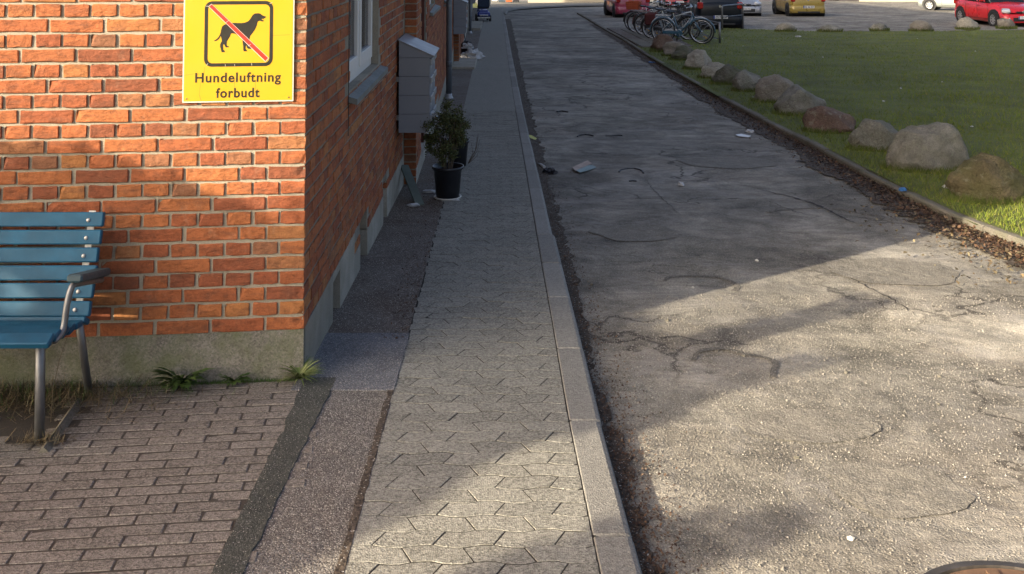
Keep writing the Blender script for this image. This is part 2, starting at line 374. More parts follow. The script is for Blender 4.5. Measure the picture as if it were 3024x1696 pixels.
M['wheel_silver'] = plain('wheel_silver', (.40, .40, .41), .35, .6, var=.1)
M['tail_red'] = plain('tail_lamp_red', (.35, .012, .01), .2, var=.2, coat=.8)
M['lamp_clear'] = plain('clear_lamp', (.55, .57, .58), .12, .2, var=.1, coat=.8)
M['trim_black'] = plain('black_trim', (.016, .017, .018), .5)
M['plate_white'] = plain('plate_white', (.62, .63, .62), .4)
M['plate_blue'] = plain('plate_blue', (.02, .05, .28), .4)
M['plate_ink'] = plain('plate_ink', (.015, .015, .015), .5)

# ---------------------------------------------------------------- ground sheets
def fbm(x, y, z=0.0): return mnoise.fractal(Vector((x, y, z)), 1.0, 2.0, 4)

def grid_sheet(name, xs, ys, dz, mat, bumpy=0.0, bs=1.0, kind='structure', label=None, keep=None, cat=None):
    V = []; Fc = []; nx = len(xs)
    for y in ys:
        for x in xs: V.append((x, y, zg(y) + dz + bumpy * fbm(x * bs, y * bs)))
    for j in range(len(ys) - 1):
        for i in range(nx - 1):
            if keep and not keep((xs[i] + xs[i + 1]) / 2, (ys[j] + ys[j + 1]) / 2): continue
            Fc.append((j * nx + i, j * nx + i + 1, (j + 1) * nx + i + 1, (j + 1) * nx + i))
    b = MB(); b.add(V, Fc); o = b.build(name, mat, smooth=True, fix=False); tag(o, label, cat, kind=kind); return o

def spaced(a, b, s0, g):
    out = [a]; s = s0
    while out[-1] < b: out.append(out[-1] + s); s *= g
    return out

def poly_at(pts, y):
    """x of a polyline of (x, y) at y"""
    if y <= pts[0][1]: a, b = pts[0], pts[1]
    elif y >= pts[-1][1]: a, b = pts[-2], pts[-1]
    else:
        for a, b in zip(pts, pts[1:]):
            if a[1] <= y <= b[1]: break
    t = (y - a[1]) / (b[1] - a[1]); return a[0] + t * (b[0] - a[0])

def line_world(px_list, dz=0.0): return [(p.x, p.y) for p in (G(a, b, dz) for a, b in px_list)]

# surveyed edges
PATH_L = line_world([(1010, 1696), (1064, 1500), (1127, 1270), (1187, 1050), (1245, 840), (1303, 622), (1338, 470), (1362, 350), (1397, 200), (1416, 110), (1430, 60)])
KERB_R = line_world([(1890, 1696), (1826, 1460), (1761, 1221), (1700, 960), (1660, 800), (1626, 657), (1572, 430), (1537, 280), (1512, 160), (1497, 80), (1489, 42)])
def xl(y): return poly_at(PATH_L, y)
def xk(y): return poly_at(KERB_R, y)
KW = .118
EDGE = line_world([(3120, 745), (3024, 702), (2920, 665), (2800, 618), (2690, 566), (2550, 497), (2400, 418), (2262, 350), (2130, 282), (2020, 222), (1930, 170), (1850, 118), (1780, 80), (1730, 50), (1706, 37)])
EDGE = [(EDGE[0][0] + (EDGE[0][0] - EDGE[1][0]) * 3.5, EDGE[0][1] + (EDGE[0][1] - EDGE[1][1]) * 3.5)] + EDGE
def xe(y): return poly_at(EDGE, y)

ROAD_DZ = -.075
grid_sheet('ground', spaced(-120, 160, 8, 1.0), spaced(-60, 160, 6, 1.0), -.16, M['lawn'])
grid_sheet('road', [-1 + .25 * i for i in range(50)] + spaced(11.6, 140, .6, 1.12), spaced(-4, 130, .22, 1.015), ROAD_DZ, M['road'], bumpy=.012, bs=.7,
           label='worn grey asphalt road running beside the sidewalk into the parking area')

def ribbon(name, left, right, dz, mat, y0, y1, step=.1, jl=0.0, jr=0.0, thick=0.0, nx=3, seed=0, parent=None, kind=None, drop=None):
    b = MB(); ys = []; y = y0
    while y < y1: ys.append(y); y += step * (1 + max(0, y - 6) * .08)
    ys.append(y1); V = []; Fc = []
    for j, y in enumerate(ys):
        a = left(y) + jl * mnoise.noise(Vector((y * 9, seed, 0))) + jl * .5 * mnoise.noise(Vector((y * 31, seed, 3))); c = right(y) + jr * mnoise.noise(Vector((y * 9, seed + 5, 0))) + jr * .5 * mnoise.noise(Vector((y * 31, seed + 7, 3)))
        for i in range(nx + 1): V.append((a + (c - a) * i / nx, y, zg(y) + dz))
        if thick: V.append((c + .002, y, zg(y) + dz - thick)); V.append((a - .002, y, zg(y) + dz - thick))
    n = nx + 1 + (2 if thick else 0)
    for j in range(len(ys) - 1):
        for i in range(nx): Fc.append((j * n + i, j * n + i + 1, (j + 1) * n + i + 1, (j + 1) * n + i))
        if thick:
            Fc.append((j * n + nx, j * n + nx + 1, (j + 1) * n + nx + 1, (j + 1) * n + nx))
            Fc.append((j * n + nx + 2, j * n, (j + 1) * n, (j + 1) * n + nx + 2))
    if thick:
        e = len(ys) - 1
        Fc.append(tuple(range(nx, -1, -1)) + (n - 1, n - 2)); Fc.append(tuple(e * n + i for i in range(nx + 1)) + (e * n + n - 2, e * n + n - 1))
    b.add(V, Fc); o = b.build(name, mat, parent, smooth=False, fix=bool(thick))
    if kind: o['kind'] = kind
    return o

# facade line (x of the wall face by distance)
CX, CY = -.905, 4.70
J1, J2 = 9.24, 21.6
def xw(y):
    if y < J1: return CX
    if y < J2: return CX + .11 - .024 * (y - J1)
    return CX + .22 - .024 * (y - J1)
ALPHA = R(5.5)
L_ = Vector((-math.cos(ALPHA), -math.sin(ALPHA), 0)); NF = Vector((math.sin(ALPHA), -math.cos(ALPHA), 0))
def yfront(x): return CY + (x - CX) * math.tan(ALPHA)

# fillings between the wall and the sidewalk
def lpx(pts): 
    w_ = line_world(pts); return lambda y: poly_at(w_, y)
sL = lpx([(610, 1720), (745, 1450), (835, 1270), (890, 1140)]); sR = lpx([(705, 1720), (842, 1430), (925, 1260), (985, 1135)])
y_a = G(950, 1148).y; y_b = G(1090, 985).y
tag(ribbon('asphalt_strip', sL, sR, .0035, M['black_asphalt'], 2.2, y_a + .12, .025, .010, .010, thick=.03, seed=3), 'narrow strip of fresh black asphalt beside the brick paving', kind='structure')
tag(ribbon('old_asphalt_path', lambda y: sR(y) - .03, lambda y: xl(y) + .01, -.002, M['old_asphalt'], 2.2, y_a + .02, .04, 0, .0, thick=.03, seed=5), 'coarse grey asphalt strip left of the concrete sidewalk', kind='structure')
tag(ribbon('blue_asphalt_patch', lambda y: CX - .03, lambda y: xl(y) + .008, .003, M['blue_asphalt'], y_a - .02, y_b, .03, 0, .004, thick=.03, seed=8), 'smooth blue grey asphalt patch at the building corner', kind='structure')
tag(ribbon('brown_asphalt_path', lambda y: xw(y) - .08, lambda y: xl(y) + .015, -.003, M['brown_asphalt'], y_b - .01, 58, .05, 0, .03, thick=.02, seed=11), 'brown dirty asphalt between the brick wall and the sidewalk', kind='structure')

tag(ribbon('path_seam', lambda y: xl(y) - .022, lambda y: xl(y) + .004, .0015, M['dirt'], 2.2, y_a, .03, .014, .004, thick=.01, seed=41), 'dark dirty seam between the asphalt strip and the sidewalk', kind='structure')
# ---------------------------------------------------------------- front brick paving, paver by paver
pav = thing('brick_paving', 'brown grey clinker paving in front of the yellow sign', None, (CX, CY, zg(CY)), kind='structure')
b = MB(); pts = [(-7, 1.0), (sL(2.2) + .04, 2.2), (sL(3.3) + .04, 3.3), (sL(y_a) + .04, y_a + .05), (CX + .02, CY + .02), (-7, yfront(-7) + .02)]
b.add([(x - CX, y - CY, zg(y) - .0022 - zg(CY)) for x, y in pts], [tuple(range(len(pts)))]); b.build('joint_bed', M['paver_joint'], pav)
pm = []
for v in range(6):
    r = random.Random(v); b = MB(); b.box((0, 0, -.03), (.2115 - r.random() * .002, .0612 - r.random() * .003, .06), ch=.004)
    b.v = [(x + r.uniform(-.0013, .0013), y + r.uniform(-.0016, .0016), z + (r.uniform(-.001, .001) if z > -.01 else 0)) for x, y, z in b.v]
    pm.append(b.mesh('paver', M['paver']))
pit_w = [G(*q) for q in [(-60, 1085), (330, 1085), (262, 1150), (215, 1215), (130, 1335), (-60, 1300)]]
pit_xy = [(q.x, q.y) for q in pit_w]
def inside(x, y, poly):
    c = False; j = len(poly) - 1
    for i in range(len(poly)):
        if (poly[i][1] > y) != (poly[j][1] > y) and x < (poly[j][0] - poly[i][0]) * (y - poly[i][1]) / (poly[j][1] - poly[i][1]) + poly[i][0]: c = not c
        j = i
    return c
cand = []
for row in range(34):
    for cidx in range(-2, 26):
        off = (row % 2) * .107 + .028 * mnoise.noise(Vector((row * 3.3, 1, 1)))
        P = Vector((CX, CY, 0)) + L_ * (cidx * .2145 + off) + NF * (.045 + row * .0665)
        if P.x > sL(P.y) + .075: continue
        if inside(P.x, P.y, pit_xy): continue
        # distance of the frame: keep what can be seen first
        vis = -1512 - 250 < 0 and P.y > 2.9 and (P.x / P.y) > -.56
        cand.append((0 if vis else 1, P.y if not vis else -P.y, P))
cand.sort(key=lambda q: (q[0], q[1])); rest = MB()
for i, (vv, _, P) in enumerate(cand):
    z = zg(P.y) + rng.uniform(-.0012, .0012)
    rot = (R(-2.29) + rng.uniform(-.006, .006), rng.uniform(-.006, .006), ALPHA + rng.uniform(-.008, .008))
    loc = (P.x - CX, P.y - CY, z - zg(CY))
    if i < 300: inst('paver', pm[i % 6], pav, loc, rot)
    else: rest.box(Vector(loc) + Vector((0, 0, -.03)), (.21, .06, .06), rz=ALPHA)
if rest.v: rest.build('more_pavers', M['paver'], pav, kind='stuff')
b = MB(); b.add([(q.x, q.y, q.z - .006) for q in pit_w], [tuple(range(len(pit_w)))]); b.build('soil_patch', M['soil'], kind='structure')
tag(bpy.data.objects['soil_patch'], 'dark soil patch with weeds under the blue bench')
b = MB(); a0, a1 = G(232, 1190), G(128, 1338)
d_ = (a1 - a0); b.tube([a0 + Vector((0, 0, -.01)), a1 + Vector((0, 0, -.01))], .03, 4)
tag(b.build('edging_stone', M['edging']), 'short grey edging stone at the rim of the soil patch', kind='structure')

# ---------------------------------------------------------------- sidewalk stones
swk = thing('sidewalk', 'grey concrete block sidewalk running along the road', None, (0, 3, zg(3)), kind='structure')
ox, oy, oz = 0, 3, zg(3)
o = ribbon('joint_bed', lambda y: xl(y), lambda y: xk(y) - KW + .01, -.0022, M['joint'], 2.2, 14.5, .1, thick=.03, parent=swk); o.location = (-ox, -oy, -oz)
o = ribbon('far_surface', lambda y: xl(y), lambda y: xk(y) - KW, -.001, M['path_stone'], 14.4, 60, .4, thick=.04, parent=swk); o.location = (-ox, -oy, -oz)
SL, SW = .192, .0925
def wave(u):
    q = (u / SL) % 1.0
    return .008 * max(-1, min(1, 5.5 * math.sin(2 * math.pi * q) / 3))
def stone_poly(u0, u1, row, sl):
    """outline of one interlocking stone: wavy long joints, slanted ends"""
    n = 7; g = .0026
    lo = []; hi = []
    for i in range(n):
        a = i / (n - 1)
        ul = u0 + sl * .5 + g + (u1 - u0 - 2 * g) * a; uh = u0 - sl * .5 + g + (u1 - u0 - 2 * g) * a
        lo.append((ul, wave(ul) + g)); hi.append((uh, wave(uh) + SW - g))
    return lo + hi[::-1]
count = 0; far = MB(); row = 0; y = 2.95
while y < 14.4:
    x0 = xl(y) - .0; x1 = xk(y) - KW - .004; wdt = x1 - x0; u = -SL * (0 if row % 2 else .5) - .01; sl = .035 if row % 2 else -.035
    ragged = rng.uniform(-.012, .012)
    while u < wdt:
        c0, c1 = u, u + SL; u += SL
        if c1 < .012 or c0 > wdt - .006: continue
        P = [(min(max(a, ragged if c0 < .02 else 0), wdt) if not (c1 > wdt - .045 and a > c1 - .06) else wdt, bb) for a, bb in stone_poly(c0, c1, row, sl)]
        out = []
        for q in P:
            if not out or (abs(q[0] - out[-1][0]) + abs(q[1] - out[-1][1])) > 1e-4: out.append(q)
        if len(out) < 5 or max(a for a, _ in out) - min(a for a, _ in out) < .008: continue
        cx = sum(a for a, _ in out) / len(out); cy = sum(bb for _, bb in out) / len(out)
        tx, ty, dzz = rng.uniform(-.006, .006), rng.uniform(-.008, .008), rng.uniform(-.0016, .0008)
        top = [(a - cx) * .994 for a, _ in out], [(bb - cy) * .985 for _, bb in out]
        k = len(out); V = []
        for (a, bb), sx_, sy_ in zip(out, *top): V.append((sx_, sy_, sx_ * tx + sy_ * (ty - .04) + dzz))
        for (a, bb) in out: V.append((a - cx, bb - cy, (a - cx) * tx + (bb - cy) * (ty - .04) - .0012 + dzz))
        for (a, bb) in out: V.append((a - cx, bb - cy, -.04))
        Fc = [tuple(range(k))] + [(i, i + k, (i + 1) % k + k, (i + 1) % k) for i in range(k)] + [(i + k, i + 2 * k, (i + 1) % k + 2 * k, (i + 1) % k + k) for i in range(k)]
        wx, wy = x0 + cx, y + cy
        if count < 300:
            bb_ = MB(); bb_.add(V, Fc); bb_.build('paving_stone', M['path_stone'], swk, loc=(wx - ox, wy - oy, zg(wy) - oz)); count += 1
        else:
            far.add([(vx + wx - ox, vy + wy - oy, vz + zg(wy) - oz) for vx, vy, vz in V], Fc)
    y += SW; row += 1
far.build('more_paving_stones', M['path_stone'], swk, kind='stuff')

# kerb
kb = thing('kerb', 'pale concrete kerb stones between the sidewalk and the road', None, (0, 3, zg(3)), kind='structure')
cuts = [1.72, 2.52, G(1780, 1582).y, G(1710, 1242).y, G(1690, 1029).y, G(1650, 878).y, 6.62, G(1620, 693).y]
while cuts[-1] < 60: cuts.append(cuts[-1] + .84)
for i, (a, c) in enumerate(zip(cuts, cuts[1:])):
    sh = (.012 if a < cuts[7] - .01 else -.004) + rng.uniform(-.003, .003); b = MB(); V = []; Fc = []
    g = .009 if i == 6 else .004
    for y in (a + g, a + g + .006, (a + c) / 2, c - .01, c - .004):
        e = xk(y) + sh; l_ = e - KW - sh; z = zg(y); q = .006 if y in (a + g, c - .004) else 0
        for (x_, z_) in ((l_, -.12), (l_, -.004 - q), (l_ + .006, .002 - q), (e - .022, .002 - q), (e - .008, -.004 - q), (e, -.018 - q), (e + .008, -.14)):
            V.append((x_ - ox, y - oy, z + z_ - oz))
    for j in range(4):
        for i2 in range(6): Fc.append((j * 7 + i2, j * 7 + i2 + 1, (j + 1) * 7 + i2 + 1, (j + 1) * 7 + i2))
    Fc += [tuple(range(6, -1, -1)), tuple(28 + i2 for i2 in range(7))]
    b.add(V, Fc); b.build('kerb_stone', M['kerb'], kb)
# kerb sweeping right at the far end
b = MB(); far_k = [G(*q, dz=-.02) for q in [(1489, 42), (1496, 33), (1530, 27), (1600, 22), (1690, 18), (1800, 16), (1900, 14)]]
b.tube([p_ + Vector((0, 0, -.02)) for p_ in far_k], .09, 6)
tag(b.build('far_kerb', M['kerb']), 'far kerb curving to the right at the street end', kind='structure')
b = MB(); pts = [G(q[0], q[1]) for q in [(1400, 0), (1440, 52), (1489, 42), (1496, 33), (1530, 27), (1600, 22), (1690, 18), (1800, 16), (1900, 14), (1900, -8), (1400, -8)]]
b.add([(p_.x, p_.y, p_.z - .012) for p_ in pts], [tuple(range(len(pts)))])
tag(b.build('far_pavement', M['path_stone']), 'far grey pavement across the street end', kind='structure')

# right-hand edging between the road and the lawn
eg = thing('lawn_edging', 'low weathered concrete edging between the road and the lawn', None, (EDGE[0][0], EDGE[0][1], zg(EDGE[0][1])), kind='structure')
ex0, ey0, ez0 = eg.location
ep = [Vector((x, y, 0)) for x, y in EDGE]
def along(pts, step):
    out = []; 
    for a, c in zip(pts, pts[1:]):
        n = max(1, int((c - a).length / step)); out += [a + (c - a) * i / n for i in range(n)]
    return out + [pts[-1]]
run = along(ep, .5); grp = [run[i:i + 3] for i in range(0, len(run) - 2, 2)]
for i, g3 in enumerate(grp):
    b = MB(); V = []; Fc = []; up = rng.uniform(-.012, .006)
    a_ = g3[0] + (g3[1] - g3[0]) * .015; c_ = g3[-1] + (g3[-2] - g3[-1]) * .015
    pp = [a_, g3[1], c_]
    for p_ in pp:
        t_ = (pp[-1] - pp[0]).normalized(); nrm = Vector((t_.y, -t_.x, 0))
        if nrm.x > 0: nrm = -nrm
        for (o_, z_) in ((-.045, -.1), (-.045, -.008), (-.035, .0), (.030, .0), (.044, -.014), (.048, -.14)):
            q = p_ + nrm * o_; V.append((q.x - ex0, q.y - ey0, zg(p_.y) + z_ + up - ez0))
    for j in range(2):
        for k in range(5): Fc.append((j * 6 + k, j * 6 + k + 1, (j + 1) * 6 + k + 1, (j + 1) * 6 + k))
    Fc += [(0, 1, 2, 3, 4, 5), (12, 13, 14, 15, 16, 17)]
    b.add(V, Fc); b.build('edging_stone', M['edging'], eg)

# dirt along the left gutter and patches at the right edge
def dirtw(y): return .07 + .06 * fbm(y * 1.1, 3) + .03 * mnoise.noise(Vector((y * 7, 2, 2))) + (.02 if y > 6 else 0)
tag(ribbon('gutter_dirt', lambda y: xk(y) - .01, lambda y: xk(y) + max(.03, dirtw(y)) + max(0, y - 9) * .004, ROAD_DZ + .012, M['dirt'], 2.4, 45, .04, 0, .05, thick=.03, seed=21), 'dark brown dirt line in the gutter beside the kerb', kind='structure')
def xeg(y): return poly_at(EDGE, y)
tag(ribbon('verge_dirt', lambda y: xeg(y) - (.34 if y < 18 else .22) - .1 * fbm(y, 9), lambda y: xeg(y) + .02, ROAD_DZ + .012, M['dirt'], 6.6, 40, .05, .12, 0, seed=23), 'dark soil and leaf mould along the lawn edging', kind='structure')

# lawn
back = line_world([(2125, 83), (2170, 84), (2400, 92), (2700, 92), (3024, 88), (3400, 84)])
def lawn_in(x, y):
    if x < xe(y) + .02 or y < 4: return False
    if x > 45: return False
    # back edge
    for a, c in zip(back, back[1:]):
        if a[0] <= x <= c[0]: return y < a[1] + (c[1] - a[1]) * (x - a[0]) / (c[0] - a[0]) + .12 * mnoise.noise(Vector((x * 3, 0, 0)))
    if x < back[0][0]: return y < 27.1 or (x > 5.0 and y < 35.2)
    return y < back[-1][1]
# the slabs under the bicycles
slab_poly = [(xe(26.6) + .07, 26.6), (4.9, 27.0), (5.2, 36.2), (xe(36.2) + .07, 36.2), (xe(31) + .07, 31)]
xsL = [1.5 + .18 * i for i in range(100)] + spaced(19.6, 60, .5, 1.1); ysL = [5.5 + .2 * i for i in range(170)]
grid_sheet('lawn', xsL, ysL, -.004, M['lawn'], bumpy=.012, bs=.5, label='shaded green lawn behind the row of boulders', keep=lawn_in)
tag(ribbon('verge', lambda y: xe(y) + .02, lambda y: xe(y) + .55, -.001, M['lawn'], 5.2, 27.3, .12), 'grass verge strip directly behind the concrete edging', kind='structure')
b = MB(); n = len(slab_poly); b.add([(x, y, zg(y) + .012) for x, y in slab_poly] + [(x, y, zg(y) - .15) for x, y in slab_poly], [tuple(range(n)), tuple(range(2 * n - 1, n - 1, -1))] + [(i, n + i, n + (i + 1) % n, (i + 1) % n) for i in range(n)]); 
slab = b.build('bicycle_slabs', M['brown_asphalt']); tag(slab, 'grey slab area under the parked bicycles', kind='structure')
for i in range(26):
    for j in range(22):
        x, y = slab_poly[0][0] - 1 + i * .41, slab_poly[1][1] - .5 + j * .41
        if all(inside(x + a, y + c, slab_poly) for a in (-.19, .19) for c in (-.19, .19)):
            bb_ = MB(); bb_.box((x, y, zg(y) + .012 + rng.uniform(-.003, .003)), (.395, .395, .03)); bb_.build('slab', M['edging'], slab)

# grass blades
def scatter_grass(n, ymin, ymax, xmin, xmax, hmin, hmax, wid, seed, test, zoff=-.01, mat='grass', name='grass'):
    r = np.random.default_rng(seed); u = r.random(n); Y = 1 / (1 / ymin + u * (1 / ymax - 1 / ymin)); X = xmin + r.random(n) * (xmax - xmin)
    X = np.where(Y < 60, X, X); ok = np.array([test(a, c) for a, c in zip(X, Y)]); X = X[ok]; Y = Y[ok]; n = len(X)
    Z = np.where(Y < 12, -.04 * Y, -.48 - .028 * (Y - 12)) + zoff
    H = r.uniform(hmin, hmax, n); A = r.uniform(0, 2 * np.pi, n); lean = r.uniform(.2, 1.1, n) * H; B = r.uniform(0, 2 * np.pi, n)
    W = wid * (1 + Y / 14)
    p0 = np.stack([X - np.cos(A) * W, Y - np.sin(A) * W, Z], 1); p1 = np.stack([X + np.cos(A) * W, Y + np.sin(A) * W, Z], 1)
    p2 = np.stack([X + np.cos(B) * lean, Y + np.sin(B) * lean, Z + H], 1)
    V = np.stack([p0, p1, p2], 1).reshape(-1, 3)
    o = bpy.data.objects.new(name, np_mesh(name, V, 3, M[mat])); COL.objects.link(o); return o
rr = random.Random(3)
def lawn_fast(x, y):
    return lawn_in(x, y) and not inside(x, y, slab_poly)
def fan(x, y): return x < y * .8 + .6
g1 = scatter_grass(420000, 5.6, 37, 1.5, 23, .02, .055, .0022, 1, lambda x, y: fan(x, y) and lawn_fast(x, y))
tag(g1, 'short green grass of the lawn behind the boulders', 'grass', kind='stuff')
g2 = scatter_grass(66000, 5.6, 30, 1.5, 14, .03, .085, .0025, 2, lambda x, y: lawn_fast(x, y) and x < xe(y) + .9 + .3 * mnoise.noise(Vector((y, 0, 0))) and mnoise.noise(Vector((x * 2, y * 2, 4))) > -.15, name='verge_grass', mat='verge_grass')
tag(g2, 'longer rough grass between the edging and the boulders', 'grass', kind='stuff')

# leaf litter
def litter(n, fx, y0, y1, size, seed, name, mat, dz, label, hmax=.03):
    r = np.random.default_rng(seed); V = []
    for _ in range(n):
        y = 1 / (1 / y0 + r.random() * (1 / y1 - 1 / y0)); x = fx(y, r); z = zg(y) + dz + abs(r.normal()) * hmax * .4
        s = size * r.uniform(.5, 1.3); a = r.uniform(0, 6.28); t1, t2 = r.normal(0, .45, 2); c_, s_ = math.cos(a), math.sin(a); k = r.uniform(.35, .8)
        for (p_, q_) in ((-s, 0), (0, -s * k), (s, 0), (0, s * k)):
            V.append((x + p_ * c_ - q_ * s_, y + p_ * s_ + q_ * c_, z + (p_ * t1 + q_ * t2) * .7 + (.3 * s if q_ else 0)))
    o = bpy.data.objects.new(name, np_mesh(name, np.array(V), 4, M[mat])); COL.objects.link(o); tag(o, label, 'leaves', kind='stuff'); return o
litter(9000, lambda y, r: xe(y) - abs(r.normal(0, .17)) + .03, 6.7, 30, .015, 11, 'leaf_litter', 'leaf_litter', ROAD_DZ + .014, 'dark brown leaf litter heaped along the lawn edging')
litter(6000, lambda y, r: xk(y) + .012 + abs(r.normal(0, .085)) + (.04 if r.random() < .2 else 0), 2.9, 30, .006, 12, 'gutter_litter', 'leaf_litter', ROAD_DZ + .012, 'small brown leaves and twigs in the gutter', .010)
litter(800, lambda y, r: xl(y) - abs(r.normal(0, .08)), 5.2, 14, .007, 13, 'wall_litter', 'leaf_litter', .004, 'brown crumbs and leaves on the asphalt left of the sidewalk', .008)
litter(900, lambda y, r: xe(y) - .2 + r.normal(0, .3), 6.3, 8.6, .016, 14, 'dry_leaf_litter', 'straw', ROAD_DZ + .016, 'pale dry leaves and straw on the road edge at right')

# loose chippings on the near road
def chips(n, seed):
    r = np.random.default_rng(seed); V = []
    for _ in range(n):
        y = r.uniform(2.9, 6.2); x = xk(y) + .05 + r.random() ** 1.2 * 2.6; s = r.uniform(.0018, .0055) * (1.6 if r.random() < .04 else 1); z = zg(y) + ROAD_DZ + s * .3 + .012 * fbm(x * .7, y * .7)
        q = [(r.uniform(.6, 1.2) * s * math.cos(a), r.uniform(.6, 1.2) * s * math.sin(a)) for a in (0, 1.57, 3.14, 4.71)]
        top = (x + r.normal(0, s * .3), y + r.normal(0, s * .3), z + s * .8)
        for i in range(4):
            a, c = q[i], q[(i + 1) % 4]; V += [(x + a[0], y + a[1], z), (x + c[0], y + c[1], z), top]
    return np.array(V)
M['chip'] = leaf_mat('road_chippings', [(.10, .095, .085), (.17, .158, .135), (.25, .235, .20), (.14, .128, .11), (.33, .31, .27)], .9)
o = bpy.data.objects.new('road_chippings', np_mesh('road_chippings', chips(17000, 5), 3, M['chip'])); COL.objects.link(o)
tag(o, 'loose stone chippings on the near road surface', 'gravel', kind='stuff')

# ---------------------------------------------------------------- brick building
bld = thing('brick_building', 'long red brick building with grey plinth along the sidewalk', 'building', (CX, CY, zg(CY)))
BO = Vector(bld.location)
def bpart(mb, name, mat, smooth=False, kind=None, parent=None):
    o = mb.build(name, mat, parent or bld, smooth=smooth, kind=kind)
    if parent is None: o.location = -BO
    return o
Z0 = .031; CH = .0667; REC = .0065

def brick_mesh(ln, seed, depth=.09, dd=None, h=.0535):
    """one brick, front face local -y at y=0, left end x=0; chamfered irregular arrises"""
    r = random.Random(seed); n = 4; ch = .0028; dep = dd or depth
    front = [(ln * i / n, 0) for i in range(n + 1)]
    plan = [(0, ch)] + [(ch, 0)] + [(x, 0) for x, _ in front[1:-1]] + [(ln - ch, 0), (ln, ch), (ln, dep - ch), (ln - ch, dep), (0, dep)]
    V = []; k = len(plan); layers = [(0, ch), (ch, 0), (h - ch, 0), (h, ch)]
    for z, ins in layers:
        for (x, y) in plan:
            xx = min(max(x, ins), ln - ins); yy = min(max(y, ins), dep - ins)
            j = .0021
            V.append((xx + r.uniform(-j, j), yy + r.uniform(-.0008, .0016), z + r.uniform(-1.5 * j, 1.5 * j)))
    if r.random() < .6:
        cidx = r.choice([1, 5]) + r.choice([0, k, 2 * k, 3 * k]); V[cidx] = (V[cidx][0], V[cidx][1] + .010, V[cidx][2])
    Fc = [tuple(range(k - 1, -1, -1)), tuple(3 * k + i for i in range(k))]
    for l in range(3):
        for i in range(k): Fc.append((l * k + i, l * k + (i + 1) % k, (l + 1) * k + (i + 1) % k, (l + 1) * k + i))
    return V, Fc
VAR = {}
for nm, ln in (('s', .2265), ('h', .107), ('q', .166)):
    VAR[nm] = []
    for v in range(10):
        V, Fc = brick_mesh(ln, hash((ln * 1000 // 1, v)) & 1023); b = MB(); b.add(V, Fc); VAR[nm].append((b.mesh('brick', M['brick']), V, Fc))
CORN = []
for odd in (0, 1):
    lst = []
    for v in range(5):
        V, Fc = brick_mesh(.108 if odd else .166, 50 + v + 10 * odd, dd=.166 if odd else .108); V = [(x + y * math.tan(ALPHA), y, z) for x, y, z in V]; b = MB(); b.add(V, Fc); lst.append((b.mesh('brick', M['brick']), V, Fc))
    CORN.append(lst)
KTOP = 40
def course(k, side):
    """pieces of a course from the corner outward: (offset, kind)"""
    header = (k % 2 == 0) if side else (k % 2 == 1)
    out = []
    if header:
        p_ = .118 + .002
        while p_ < 60: out.append((p_, 'h')); p_ += .12
    else:
        p_ = .178
        if (k // 2) % 2 == 1: out.append((p_, 'h')); p_ += .12
        while p_ < 60: out.append((p_, 's')); p_ += .24
    return out
LEN = {'s': .2265, 'h': .107, 'q': .166}
singles = []; mass = MB()
def put(V, Fc, me, M4, score):
    singles.append((score, V, Fc, me, M4))
# window and door openings on the side wall (y0, y1, z0, z1)
OPEN = [(6.02, 7.39, .90, 2.30), (9.95, 10.80, -.5, 1.75), (11.5, 12.7, 1.03, 2.35), (15.9, 17.1, .92, 2.3), (22.3, 23.2, -1.2, 1.45), (24.5, 25.8, .6, 2.0)]
SLIT = [(5.49, 5.72, -.24, -.02), (6.50, 6.83, -.29, .03), (7.70, 7.94, -.33, -.02), (10.9, 11.1, -.45, -.1), (13.0, 13.2, -.5, -.16)]
def blocked(y0, y1, z, lst): return any(y1 > a + .02 and y0 < c - .02 and z + .055 > d + .005 and z < e - .01 for a, c, d, e in lst)
def kmin(y): return 0 if y < 6.25 else (-2 if y < J1 else (-4 if y < 14 else (-6 if y < J2 else -12)))
RZF = Matrix.Rotation(ALPHA, 4, 'Z')
for k in range(0, KTOP):
    z = Z0 + k * CH
    jz = lambda: rng.uniform(-.0015, .0015)
    # corner brick
    me, V, Fc = CORN[k % 2][k % 5]; ln = .108 if k % 2 else .166
    P = Vector((CX, CY, z)) + L_ * (ln + .001)
    put(V, Fc, me, Matrix.Translation(P) @ RZF, -10 if k < 24 else 5)
    for off, kd in course(k, False):
        if off > 4: break
        off += rng.uniform(-.002, .002); me, V, Fc = rng.choice(VAR[kd])
        P = Vector((CX, CY, z + jz())) + L_ * (off + LEN[kd]) + NF * rng.uniform(-.0015, .002)
        put(V, Fc, me, Matrix.Translation(P) @ RZF @ Matrix.Rotation(rng.uniform(-.006, .006), 4, 'Y'), off * .25 if (k < 23 and off < 1.45) else 50 + off)
R90 = Matrix.Rotation(R(90), 4, 'Z')
def side_rot(y):
    return Matrix.Rotation(R(90) + (math.atan(.024) if y > J1 else 0), 4, 'Z')
